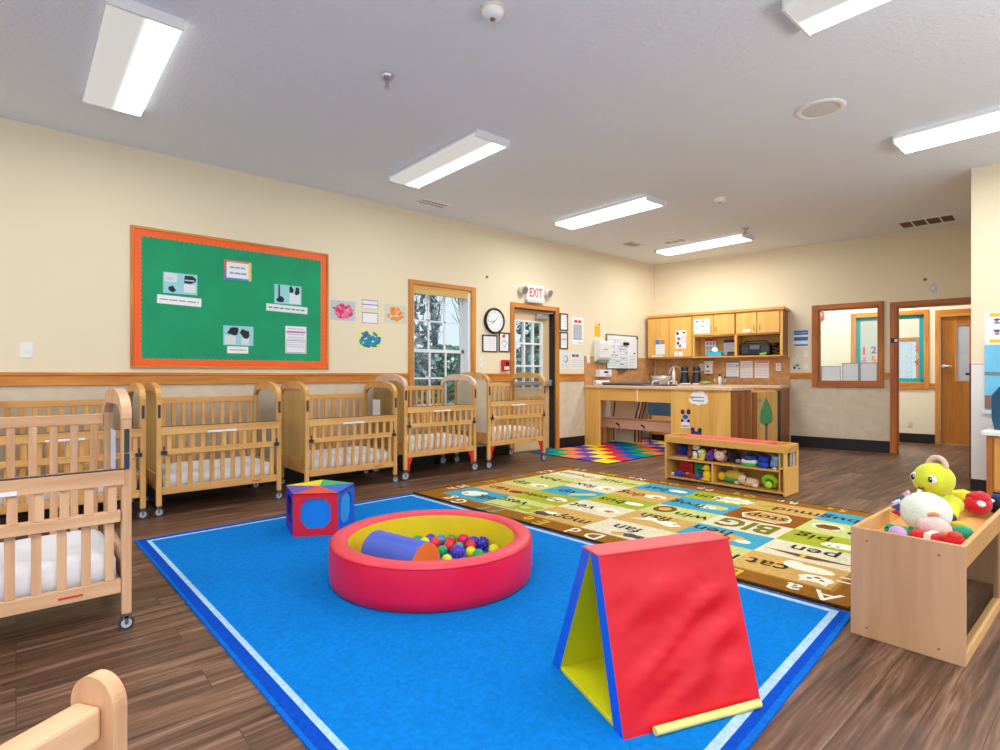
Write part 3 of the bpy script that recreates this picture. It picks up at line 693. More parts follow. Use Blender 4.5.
# ------------------------------------------------------------------ kitchenette: wall cabinet unit
t = thing('wall_cabinet', 'long maple wall cabinet with six doors and two open cubbies', 'cabinet', *on('B', 0, 1.37, .0))
D = .315; Wd = 2.155
b = MB()
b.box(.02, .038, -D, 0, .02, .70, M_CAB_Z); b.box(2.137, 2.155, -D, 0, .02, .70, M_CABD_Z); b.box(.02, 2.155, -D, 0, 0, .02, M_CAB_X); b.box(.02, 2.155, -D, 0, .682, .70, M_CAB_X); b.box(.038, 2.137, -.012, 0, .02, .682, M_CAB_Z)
b.box(.8, .82, -D, -.012, .02, .682, M_CAB_Z); b.box(1.47, 1.49, -D, -.012, .02, .682, M_CAB_Z); b.box(.82, 2.137, -D, -.012, .34, .358, M_CAB_X)
b.box(2.115, 2.155, -D - .018, -D, .0, .70, M_CAB_Z); b.box(.795, .83, -D - .018, -D, .02, .35, M_CAB_Z); b.box(1.46, 1.50, -D - .018, -D, .02, .35, M_CAB_Z); b.box(.02, 2.155, -D - .018, -D, 0, .022, M_CAB_X); b.box(.79, 2.155, -D - .016, -D, .338, .362, M_CAB_X); b.box(.02, 2.155, -D - .016, -D, .68, .7, M_CAB_X)
b.build('carcass', t, bevel=.003)
b = MB(); b.box(.005, 2.19, -D - .05, 0, .70, .722, M_CAB_X); b.box(.01, 2.175, -D - .035, 0, .722, .745, M_CAB_X); b.build('crown', t, bevel=.006)
for (a, c, z0, z1, side) in ((.028, .404, .024, .678, 1), (.41, .788, .024, .678, -1), (.80, 1.142, .364, .678, 1), (1.15, 1.466, .364, .678, -1), (1.49, 1.79, .364, .678, 1), (1.80, 2.112, .364, .678, -1)):
    b = MB(); b.box(a, c, -D - .036, -D - .0185, z0, z1, M_CAB_Z); dr = b.build('door', t, bevel=.003)
    x = c - .035 if side > 0 else a + .035
    if z0 > .1:
        h = MB(); h.tube([(x, -D - .036, z0 + .05), (x, -D - .06, z0 + .06), (x, -D - .06, z0 + .12), (x, -D - .036, z0 + .13)], .005, mat((176, 140, 84), .4, metal=.4), 8); h.build('handle', dr)
CF = D + .037
paper('B', .17, 1.44, .33, 1.70, 'white sheet with blue and brown picture on the first cabinet door', (236, 238, 240), [(.0, .66, .45, .98, (60, 130, 200)), (.48, .66, 1, .98, (196, 120, 80))] + lines(4, .1, .9, .1, .6, (200, 204, 212), .2), 'notice_sheet', 'paper', CF)
paper('B', .52, 1.53, .70, 1.83, 'white sheet with small dark pictures on the second cabinet door', (238, 238, 242), [('o', .2, .85, .14, .1, (50, 60, 90)), ('o', .8, .88, .16, .06, (70, 70, 90)), ('o', .28, .55, .2, .1, (190, 90, 90)), ('o', .22, .3, .16, .1, (50, 50, 80)), ('o', .42, .14, .16, .09, (196, 60, 70))] + lines(4, .5, .95, .3, .75, (130, 130, 150), .25), 'notice_sheet', 'paper', CF)
paper('B', .50, 1.402, .64, 1.48, 'pair of tiny white labels low on the second cabinet door', (240, 240, 238), [(.42, 0, .5, 1, (216, 176, 100))], 'small_label', 'label', CF)
paper('B', .10, 1.40, .30, 1.422, 'thin white strip at the foot of the first cabinet door', (238, 236, 232), (), 'small_label', 'label', CF)
paper('B', .83, 1.768, 1.085, 2.0, 'white chart with coloured scribbles on the first short cabinet door', (240, 242, 244), [('o', .18, .82, .12, .08, (60, 140, 200)), ('o', .58, .84, .12, .05, (232, 120, 60)), ('o', .56, .46, .12, .06, (120, 160, 80)), ('o', .2, .4, .05, .14, (110, 180, 220)), ('o', .7, .2, .1, .03, (220, 190, 80))], 'notice_sheet', 'paper', CF)
paper('B', 1.60, 1.752, 1.70, 1.80, 'little white tag at the bottom of the third short cabinet door', (244, 244, 242), (), 'small_label', 'label', CF)
# in the cubbies
def cub(tt, z, n): return on('B', tt, z, n)
paper('B', .93, 1.393, 1.10, 1.69, 'red-banded calendar sheet standing in the left cubby', (236, 236, 242), [(0, .86, 1, 1, (216, 70, 50)), (0, 0, 1, .08, (216, 90, 60))] + [(.1 + .3 * i, .16 + .24 * j, .32 + .3 * i, .34 + .24 * j, (140, 150, 180)) for i in range(3) for j in range(3)], 'calendar_sheet', 'paper', .10)
paper('B', 1.22, 1.395, 1.455, 1.66, 'white sheet with a dark purple band standing in the left cubby', (222, 226, 238), [(0, .84, 1, 1, (60, 40, 90))] + lines(5, .1, .9, .2, .78, (190, 194, 214), .2), 'notice_sheet', 'paper', .08)
t = thing('tissue_box', 'bright blue tissue box in the left cubby', 'tissue box', *cub(1.13, 1.3905, .235))
b = MB(); b.box(-.115, .115, -.06, .06, 0, .075, mat((40, 176, 216), .5)); b.build('carton', t, bevel=.004)
b = MB(); b.sph((0, 0, .1), (.05, .02, .05), M_PAPER, 12, 8, .5, 3); b.build('tissue', t)
t = thing('card_reader', 'small black box at the right of the left cubby', 'box', *cub(1.395, 1.3905, .22))
b = MB(); b.box(-.06, .06, -.06, .06, 0, .07, M_BLACK); b.box(-.05, .05, -.062, -.06, .01, .05, M_DARKRUB); b.build('body', t, bevel=.01)
t = thing('radio', 'wide black radio with round speakers in the right cubby', 'radio', *cub(1.74, 1.3905, .17))
b = MB(); b.box(-.22, .22, -.08, .08, 0, .2, M_BLACK); b.build('body', t, bevel=.03, seg=3)
for s in (-1, 1):
    b = MB(); b.cyl((s * .15, -.08, .09), (s * .15, -.09, .09), .06, M_DARKRUB); b.build('speaker_cone', t)
b = MB(); b.box(-.07, .07, -.086, -.08, .1, .16, mat((90, 96, 120), .2)); b.build('display', t)
b = MB(); b.tube([(-.18, 0, .195), (-.16, 0, .23), (.16, 0, .23), (.18, 0, .195)], .01, M_DARKRUB); b.build('carry_handle', t)
t = thing('headphones', 'coiled black cable gear at the right of the right cubby', 'cable', *cub(2.03, 1.3905, .17))
b = MB(); b.tube([(.06 * math.cos(a * .7), .05 * math.sin(a * .7), .012 + .012 * a * .5) for a in range(26)], .01, M_BLACK, 6); b.build('coil', t)
b = MB(); b.sph((0, 0, .17), (.05, .04, .035), M_BLACK, 12, 8); b.build('plug', t)
t = thing('toy_figure', 'tiny green toy at the front edge of the right cubby', 'toy', *cub(1.86, 1.3905, .28))
b = MB(); b.sph((0, 0, .02), (.05, .02, .02), mat((120, 200, 70), .5), 12, 8); b.build('body', t); b = MB(); b.sph((.045, 0, .035), .016, mat((120, 200, 70), .5), 10, 6); b.build('head', t)
# back splash items
paper('B', 1.24, 1.049, 1.436, 1.319, 'blue-edged white notice on the backsplash, leftmost of three', marks=[(0, .9, 1, 1, (40, 140, 200)), (0, 0, 1, .06, (40, 150, 200)), ('o', .86, .7, .08, .06, (214, 60, 60))] + lines(7, .1, .9, .15, .82, (160, 180, 206), .2), name='notice_sheet', n=.0125)
paper('B', 1.459, 1.045, 1.649, 1.316, 'plain white notice on the backsplash, middle of three', marks=lines(9, .1, .9, .08, .94, (196, 196, 206), .25), name='notice_sheet', n=.0125)
paper('B', 1.679, 1.043, 1.886, 1.312, 'red-headed white notice on the backsplash, rightmost of three', marks=[(.05, .9, .95, .97, (206, 70, 60))] + lines(8, .1, .9, .1, .85, (190, 190, 200), .25), name='notice_sheet', n=.0125)
plate('B', 1.986, 1.152, 2.058, 1.277, 'white outlet on the backsplash right of the three notices', 'wall_outlet', 'outlet', n=.012, part='socket')
plate('B', .80, 1.16, .87, 1.28, 'white outlet on the backsplash behind the black bottle warmers', 'wall_outlet', 'outlet', n=.012, part='socket')
t = thing('soap_dispenser', 'white soap dispenser with a red stripe on the backsplash', 'soap dispenser', *on('B', .972, 1.09, .013))
b = MB(); b.box(-.066, .066, -.09, 0, .02, .235, M_WHITE); b.build('body', t, bevel=.015, seg=3)
b = MB(); b.box(-.04, .04, -.0925, -.09, .05, .075, mat((220, 70, 60), .5)); b.cyl((0, -.09, .14), (0, -.094, .14), .018, M_BLACK); b.box(-.03, .03, -.08, -.01, 0, .02, mat((90, 80, 70), .5)); b.build('push_lever', t)
# right of the cabinet
paper('B', 2.235, 1.513, 2.435, 1.772, 'white sheet with three blue bands beside the wall cabinet', marks=[(.02, .72, .98, .98, (30, 120, 190)), (.02, .38, .98, .6, (30, 120, 190)), (.02, .06, .98, .18, (50, 140, 200))] + lines(1, .1, .9, .78, .9, (200, 224, 240), .3), name='notice_sheet')
plate('B', 2.226, 1.30, 2.345, 1.456, 'cream double thermostat plate under the blue-banded sheet', 'thermostat', 'thermostat', (228, 220, 200))
plate('B', 2.376, 1.362, 2.432, 1.452, 'small white switch right of the thermostat plate')
plate('B', 2.376, 1.181, 2.432, 1.262, 'small white switch low beside the interior window')
paper('B', 2.212, 1.152, 2.335, 1.272, 'little picture card with dark shapes under the thermostat', (214, 216, 222), [('o', .3, .4, .18, .25, (70, 50, 80)), ('o', .6, .7, .2, .16, (110, 110, 130)), ('o', .8, .3, .1, .12, (50, 50, 60))], 'picture_card', 'card')
plate('B', 3.878, 2.19, 3.962, 2.315, 'small grey box above the doorway', 'alarm_box', 'sensor', (206, 206, 204))
t = thing('motion_sensor', 'tiny dark sensor above the doorway box', 'sensor', *on('B', 3.835, 2.365, .0005)); b = MB(); b.box(-.018, .018, -.015, 0, 0, .03, mat((100, 90, 76), .5)); b.sph((0, -.015, .015), .01, M_GREYMETAL, 8, 6); b.build('body', t)
# three sheets standing on the interior window ledge
GS = (222, 230, 236)
for a, c, h, s in ((2.60, 2.85, 1.222, 'leftmost grey sheet leaning in the interior window'), (2.868, 3.075, 1.265, 'middle grey sheet leaning in the interior window'), (3.09, 3.298, 1.265, 'rightmost grey sheet leaning in the interior window')):
    l, rz = on('B', (a + c) / 2, 1.0085, -.03)
    t = thing('window_sheet', s, 'paper', l, rz)
    W, H = c - a, h - 1.0085
    b = MB(); b.box(-W / 2, W / 2, -.004, -.001, 0, H, mat(GS, .35, var=.03)); b.build('sheet', t)
    b = MB(); fm = mat((110, 118, 126), .4); b.box(-W / 2, W / 2, -.006, -.004, H - .008, H, fm); b.box(-W / 2, -W / 2 + .008, -.006, -.004, 0, H, fm); b.box(W / 2 - .008, W / 2, -.006, -.004, 0, H, fm); b.build('edge', t)
# hallway items
t = thing('fire_alarm', 'red fire alarm box seen through the interior window', 'fire alarm', *on('H', 2.326, 2.055, .0005))
b = MB(); b.box(-.055, .055, -.05, 0, 0, .15, mat((206, 60, 56), .4)); b.build('body', t, bevel=.006); b = MB(); b.box(-.03, .03, -.056, -.05, .06, .12, M_WHITE); b.build('strobe', t)
plate('H', 3.565, .255, 3.625, .34, 'low cream outlet on the hallway wall', 'wall_outlet', 'outlet', (220, 208, 176), part='socket')
def digit(tt, z, ch, c, label, size=.16):
    l, rz = on('H', tt, z, -.054)
    b = MB(); b.text(ch, size, mat(c, .5), Matrix.Rotation(PI / 2, 4, 'X'), ext=0, bold=.03)
    b.build('number_sticker', None, l, rz, label=label, category='number sticker')
digit(2.965, 1.44, '1', (230, 20, 110), 'pink number 1 sticker on the hall window glass', .17)
digit(3.10, 1.455, '2', (120, 70, 170), 'purple number 2 sticker on the hall window glass')
digit(2.965, 1.28, '4', (226, 130, 190), 'pale pink number 4 sticker on the hall window glass')
digit(3.10, 1.29, '5', (240, 130, 20), 'orange number 5 sticker on the hall window glass')
digit(2.965, 1.15, '7', (220, 40, 60), 'red number 7 sticker on the hall window glass')
digit(3.10, 1.15, '8', (170, 200, 200), 'pale blue number 8 sticker on the hall window glass')
digit(3.68, 1.48, '3', (220, 80, 110), 'rose number 3 sticker beside the teal border', .12)
digit(3.68, 1.36, '6', (150, 200, 190), 'mint number 6 sticker beside the teal border', .12)
digit(3.68, 1.24, '9', (200, 60, 90), 'crimson number 9 sticker beside the teal border', .12)

# ------------------------------------------------------------------ kitchenette counters
M_TOP = mat((222, 190, 156), .35, var=.08, vscale=30)
t = thing('peninsula_counter', 'maple peninsula counter with a cut-out opening facing the room', 'counter', (WX, 6.69, 0))
L_ = 2.345
b = MB()
b.box(.01, .305, 0, .02, .0095, .893, M_CAB_Z); b.box(.305, 1.515, 0, .02, .71, .893, M_CAB_X); b.box(1.515, L_, 0, .02, 0, .893, M_CAB_Z)
b.build('front_panel', t, bevel=.002)
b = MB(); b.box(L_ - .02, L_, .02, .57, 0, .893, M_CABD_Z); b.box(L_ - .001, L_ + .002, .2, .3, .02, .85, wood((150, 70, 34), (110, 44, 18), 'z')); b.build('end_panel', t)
b = MB(); b.box(1.515, 1.535, .02, .57, 0, .893, M_CAB_Z); b.box(1.535, L_ - .02, .55, .57, 0, .893, M_CAB_Z); b.build('inner_panel', t)
b = MB(); b.box(.002, L_ + .03, -.025, .60, .893, .934, M_TOP); b.build('countertop', t, bevel=.006)
b = MB(); b.box(.97, .985, -.001, 0.0, .712, .89, M_WHITE); b.build('seam_strip', t, label='pale vertical seam strip')
# sink counter along the back wall
t = thing('back_counter', 'sink counter along the back wall under the wall cabinet', 'counter', *on('B', 0, 0, 0))
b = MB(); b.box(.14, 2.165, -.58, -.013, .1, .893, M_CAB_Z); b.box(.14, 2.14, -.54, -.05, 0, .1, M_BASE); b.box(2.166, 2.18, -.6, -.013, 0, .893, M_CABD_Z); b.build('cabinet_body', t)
b = MB(); b.box(.13, 2.19, -.62, -.027, .893, .934, M_TOP); b.build('worktop', t, bevel=.005)
for k in range(4):
    b = MB(); b.box(.2 + .49 * k, .66 + .49 * k, -.6, -.581, .14, .86, M_CAB_Z); b.build('door', t, bevel=.003)
b = MB(); b.lathe([(.19, .0), (.18, .0003), (.16, .0003)], M_STEEL, (.36, -.32, .9343), 32); b.build('sink_rim', t)
# gate
t = thing('half_gate', 'wooden gate with a painted green tree closing the kitchenette', 'gate', (-3.345, 7.30, 0), PI / 2)
b = MB(); b.box(0, .10, -.015, .015, .04, .86, M_CABD_Z); b.box(.10, .74, -.012, .012, .04, .86, M_CAB_Z); b.build('panel', t, bevel=.003)
b = MB(); b.box(.06, .16, -.03, -.0155, .735, .775, M_STEEL); b.cyl((.15, -.03, .755), (.15, -.045, .755), .012, M_STEEL); b.build('latch', t)
b = MB(); b.box(.742, .84, -.014, .014, .02, .87, M_BLACK); b.build('dark_gap_strip', t, label='black strip standing in for the dark gap beside the gate')  # black strip painted in for the dark opening between gate and back counter
b = MB(); pts = [(.37, .79), (.43, .74), (.49, .68), (.56, .58), (.585, .5), (.55, .44), (.46, .42), (.39, .41), (.30, .42), (.20, .45), (.175, .52), (.2, .6), (.26, .67), (.32, .74)]
b.prism(pts, 'y', -.0135, -.0125, mat((74, 160, 104), .6, var=.1, vscale=14)); b.box(.34, .42, -.0133, -.0125, .18, .42, mat((150, 104, 84), .6)); b.box(.33, .43, -.0136, -.0133, .40, .43, mat((70, 70, 50), .6)); b.build('tree_decal', t, label='green paper tree with a brown trunk')
# decals on the peninsula
def pdec(b, name, label, cat, tt, z):
    l, rz = on('P', tt, z, .0005); return b.build(name, None, l, rz, label=label, category=cat)
b = MB()
for cx, cz, r in ((-.075, -.02, .05), (0, -.03, .055), (.075, -.02, .05), (-.05, .03, .05), (.03, .045, .055), (.07, .02, .045), (0, 0, .07)): b.disc(cx, cz, r * 1.2, r, 0.0, M_PAPER, 18, .001 + r * .004)
for m_ in lines(2, 0, 1, 0, 1, (110, 130, 150), .35): b.box(-.08 + .16 * m_[0], -.08 + .16 * m_[2], -.0021, -.001, -.05 + .09 * m_[1], -.05 + .09 * m_[3], mat((110, 130, 150), .6))
pdec(b, 'cloud_sign', 'white cloud-shaped sign on the peninsula front', 'sign', -3.77, .782)
b = MB(); b.box(-.06, .06, -.0012, 0, -.125, -.05, M_PAPER); b.box(-.045, .045, -.0012, 0, -.05, .06, mat((190, 200, 214), .6))
for cx, cz, rx, rz_, c in ((-.04, .085, .03, .035, (100, 30, 30)), (.045, .09, .03, .035, (70, 20, 24)), (0, .1, .025, .03, (226, 170, 140)), (0, .02, .04, .03, (30, 90, 150)), (-.045, -.03, .02, .02, (30, 30, 40)), (.045, -.03, .022, .02, (30, 30, 40))): b.disc(cx, cz, rx, rz_, -.0012, mat(c, .6), 14, .0012)
for m_ in lines(1, .1, .9, .2, .8, (110, 150, 190), .3): b.box(-.06 + .12 * m_[0], -.06 + .12 * m_[2], -.0018, -.0012, -.11, -.09, mat((110, 150, 190), .6))
pdec(b, 'picture_cutout', 'tall picture cut-out with a white caption on the peninsula front', 'picture', -3.955, .515)
b = MB(); b.box(-.075, .075, -.0012, 0, -.05, .03, mat((40, 40, 110), .6))
for cx, c in ((-.05, (30, 30, 90)), (0, (226, 160, 140)), (.05, (30, 30, 60))): b.disc(cx, .02, .03, .025, -.0012, mat(c, .6), 12, .001)
pdec(b, 'picture_cutout', 'small blue picture cut-out low on the peninsula front', 'picture', -3.80, .36)
# things on the counters
t = thing('changing_pad', 'dark grey changing pad lying on the peninsula counter', 'changing pad', (-5.05, 6.99, .9345))
b = MB(); b.box(-.36, .36, -.2, .2, 0, .022, mat((72, 74, 84), .5)); b.build('pad', t, bevel=.01)
for y in (-.2, .2):
    b = MB(); b.tube([(-.36, y, .03), (0, y, .034), (.36, y, .03)], .018, mat((92, 94, 104), .5)); b.build('bolster_edge', t)
t = thing('paper_roll', 'white paper roll at the left end of the peninsula counter', 'paper roll', (-5.56, 6.95, .9345))
b = MB(); b.cyl((0, -.16, .035), (0, .16, .035), .035, M_PAPER); b.build('roll', t); b = MB(); b.cyl((0, -.17, .035), (0, -.161, .035), .012, M_DARKRUB, 12); b.build('core', t)
t = thing('basket', 'white wire basket handles beside the changing pad', 'basket', (-4.47, 7.0, .9345))
b = MB(); b.box(-.14, .14, -.12, .12, 0, .02, mat((60, 60, 90), .5)); b.build('liner', t, bevel=.008)
for s in (-1, 1):
    b = MB(); b.tube([(s * .13, -.1, .01), (s * .13, -.1, .06), (s * .13, 0, .075), (s * .13, .1, .06), (s * .13, .1, .01)], .008, M_WHITE, 8); b.build('handle', t)
t = thing('dish_basin', 'silver basin standing on the back counter at left', 'basin', *on('B', .30, .9355, .42))
b = MB(); b.lathe([(.001, .004), (.12, .004), (.17, .14), (.18, .14), (.13, 0), (.001, 0)], mat((196, 192, 182), .35, metal=.4), seg=28); b.build('bowl', t)
b = MB(); b.tube([(-.18, 0, .13), (-.22, 0, .16), (-.2, .03, .19)], .01, M_BLACK, 8); b.build('handle', t)
t = thing('gooseneck_faucet', 'tall chrome gooseneck faucet at the sink', 'faucet', *on('B', .55, .935, .2))
b = MB(); b.cyl((0, 0, 0), (0, 0, .03), .03, M_STEEL)
b.tube([(0, 0, .03), (0, 0, .22), (-.02, -.01, .27), (-.07, -.03, .30), (-.13, -.06, .28), (-.16, -.08, .22), (-.165, -.085, .17)], .014, M_STEEL); b.build('spout', t)
b = MB(); b.tube([(.03, 0, .04), (.07, -.02, .09)], .01, M_STEEL); b.build('lever', t)
t = thing('bottle', 'slim white bottle between the faucet and the bottle warmers', 'bottle', *on('B', .515, .935, .42))
b = MB(); b.lathe([(.001, 0), (.026, 0), (.026, .2), (.012, .23), (.012, .26), (.001, .26)], M_WHITE, seg=20); b.build('body', t); b = MB(); b.tube([(0, 0, .26), (0, 0, .28), (-.03, -.01, .285)], .006, M_WHITE, 8); b.build('pump', t)
wb = None
for tt, s in ((.655, 'black bottle warmer beside the slim white bottle'), (.855, 'black bottle warmer nearest the wall soap dispenser')):
    t = thing('bottle_warmer', s, 'bottle warmer', *on('B', tt, .935, .30))
    b = MB(); b.lathe([(.001, .0), (.085, .0), (.085, .04), (.07, .06), (.06, .2), (.062, .25), (.055, .285), (.02, .3), (.001, .3)], M_BLACK, seg=28); b.build('body', t)
    b = MB(); b.lathe([(.066, .20), (.069, .21), (.066, .22)], mat((120, 124, 130), .3), seg=28); b.build('band', t)
    b = MB(); b.tube([(.09, -.05, .02), (.13, -.1, .012), (.06, -.14, .012), (-.02, -.12, .015)], .008, M_WHITE, 8); b.build('power_cord', t)
t = thing('dish_cloth', 'crumpled green cloth on the back counter', 'cloth', *on('B', 1.05, .935, .48)); b = MB(); b.sph((0, 0, .028), (.09, .05, .026), mat((140, 164, 72), .8), 20, 10, .5, 4); b.build('cloth', t)
for tt, m_, s, h in ((1.17, mat((190, 150, 96), .4), 'amber bottle under the soap dispenser', .13), (1.245, mat((230, 230, 232), .4), 'white spray bottle with a black top, middle of three bottles', .17), (1.325, mat((150, 150, 160), .4), 'grey bottle with a dark cap, rightmost of three bottles', .13)):
    t = thing('bottle', s, 'bottle', *on('B', tt, .935, .36))
    b = MB(); b.lathe([(.001, 0), (.028, 0), (.028, h * .62), (.012, h * .75), (.012, h * .8), (.001, h * .8)], m_, seg=18); b.build('body', t)
    b = MB(); b.lathe([(.015, h * .8), (.015, h), (.001, h)], M_BLACK if tt > 1.2 else M_GREYMETAL, seg=14); b.build('cap', t)
# things seen through the opening
t = thing('low_table', 'pinkish wooden toddler table with black hooks behind the counter opening', 'table', (-5.0, 7.06, .0095))
b = MB(); b.box(-.675, .70, 0, .03, .25, .39, wood((250, 204, 172), (232, 178, 144), 'x')); b.build('apron', t, bevel=.004)
b = MB(); b.box(-.68, .71, -.008, .26, .39, .402, wood((214, 160, 120), (190, 130, 92), 'x')); b.build('table_top', t, bevel=.004)
for x in (-.64, .66):
    for y in (.06, .22): b = MB(); b.box(x - .025, x + .025, y - .025, y + .025, .0, .389, M_CAB_Z); b.build('leg', t)
for x in (-.36, .1):
    b = MB(); b.bar((x, -.008, .335), (x + .06, -.008, .30), .012, .02, M_BLACK); b.tube([(x + .06, -.008, .30), (x + .065, -.02, .27), (x + .06, -.02, .24)], .005, M_GREYMETAL, 6); b.build('hook', t)
t = thing('bentwood_rack', 'tan upright rack with dark curved edges behind the low table', 'rack', (-5.06, 7.40, .0095))
b = MB(); b.box(-.58, -.14, .0, .02, .0, .8, mat((250, 232, 196), .6)); b.build('back_board', t)
for x, k in ((-.59, 0), (-.12, 1), (-.05, 1), (.0, 1)):
    b = MB(); b.tube([(x - .06 * k, -.03, .02), (x - .05 * k, -.03, .4), (x + .02, -.03, .62), (x + .04, -.03, .82)], .014, wood((150, 92, 44), (70, 44, 26), 'z'), 8); b.build('curved_edge', t)
t = thing('plastic_chair', 'blue rounded plastic seat back behind the counter opening', 'chair', (-4.87, 7.52, .0095))
b = MB(); b.prism([(-.23, .49), (-.21, .45), (.21, .45), (.23, .49), (.23, .63), (.2, .67), (-.2, .67), (-.23, .63)], 'y', 0, .02, mat((96, 160, 220), .25, var=.25, vscale=3)); b.build('back_rest', t, bevel=.01)
for x in (-.2, .2): b = MB(); b.box(x - .015, x + .015, .02, .035, 0, .66, M_GREYMETAL); b.build('leg', t)

# ------------------------------------------------------------------ right end wall items
t = thing('low_cabinet', 'low maple base cabinet with a white top at the right end wall', 'cabinet', (-.88, 6.36, 0))
b = MB(); b.box(0, .04, 0, .48, 0, .565, M_OAKB_Z); b.box(.04, 1.3, .02, .48, .08, .565, M_CAB_Z); b.box(.04, 1.3, .05, .48, 0, .08, M_BASE); b.build('cabinet_body', t)
b = MB(); b.box(.05, .6, 0, .02, .1, .55, wood((236, 172, 86), (214, 142, 54), 'z')); b.build('door', t, bevel=.004)
b = MB(); b.box(-.035, 1.34, -.03, .48, .565, .605, M_WHITE); b.build('top', t, bevel=.006)
paper('R', -.962, 1.385, -.60, 1.672, 'white poster with yellow bands high on the right end wall', marks=[(.1, .86, 1, .98, (240, 190, 40)), (.1, .02, 1, .12, (240, 190, 40))] + [('o', .24 + .3 * i, .66 - .36 * j, .07, .05, (60, 150, 180)) for i in range(3) for j in range(2)] + [('o', .24 + .3 * i, .7 - .36 * j, .05, .05, (226, 120, 120)) for i in range(3) for j in range(2)] + [('o', .24 + .3 * i, .76 - .36 * j, .07, .05, (70, 80, 100)) for i in range(3) for j in range(2)], name='wall_poster', cat='poster')
t = thing('wall_picture', 'light blue window-like picture on the right end wall', 'picture', *on('R', -.62, .76, .0005))
b = MB(); b.box(-.34, .34, -.012, 0, 0, .61, mat((110, 196, 236), .35, var=.15, vscale=5)); b.build('panel', t)
b = MB()
for x in (-.12, .1): b.box(x - .01, x + .01, -.016, -.0122, .0, .61, mat((150, 170, 170), .5))
b.box(-.34, .34, -.0165, -.0122, .33, .36, mat((110, 130, 140), .5)); b.box(-.34, -.2, -.0165, -.0122, .02, .14, mat((150, 110, 90), .5)); b.build('bars', t)
b = MB(); b.box(-.355, .355, -.02, 0, -.03, .0, M_WHITE); b.build('ledge', t)
t = thing('carry_bag', 'dark teal rounded bag standing on the white cabinet top', 'bag', (-.70, 6.62, .6055))
b = MB(); b.prism([(-.15, 0), (-.17, .1), (-.17, .3), (-.12, .38), (0, .41), (.12, .38), (.17, .3), (.17, .1), (.15, 0)], 'y', -.09, .09, mat((10, 70, 100), .5, var=.2)); b.build('body', t, bevel=.03, seg=3)
b = MB(); b.tube([(-.1, -.1, .34), (0, -.11, .3), (.1, -.1, .34)], .012, mat((6, 40, 66), .5), 8); b.build('strap', t)
# wood upright at the doorway's hidden side
t = thing('door_panel', 'narrow brown edge of an open half door at the right end wall', 'door', (-1.05, 7.03, 0))
b = MB(); b.box(-.05, -.012, 0, .7, .02, 1.2, wood((122, 66, 34), (88, 42, 18), 'z')); b.build('leaf', t); b = MB(); b.cyl((-.05, .1, 1.1), (-.09, .1, 1.1), .012, M_BLACK); b.tube([(-.09, .1, 1.1), (-.095, .16, 1.1)], .009, M_BLACK); b.build('handle', t)

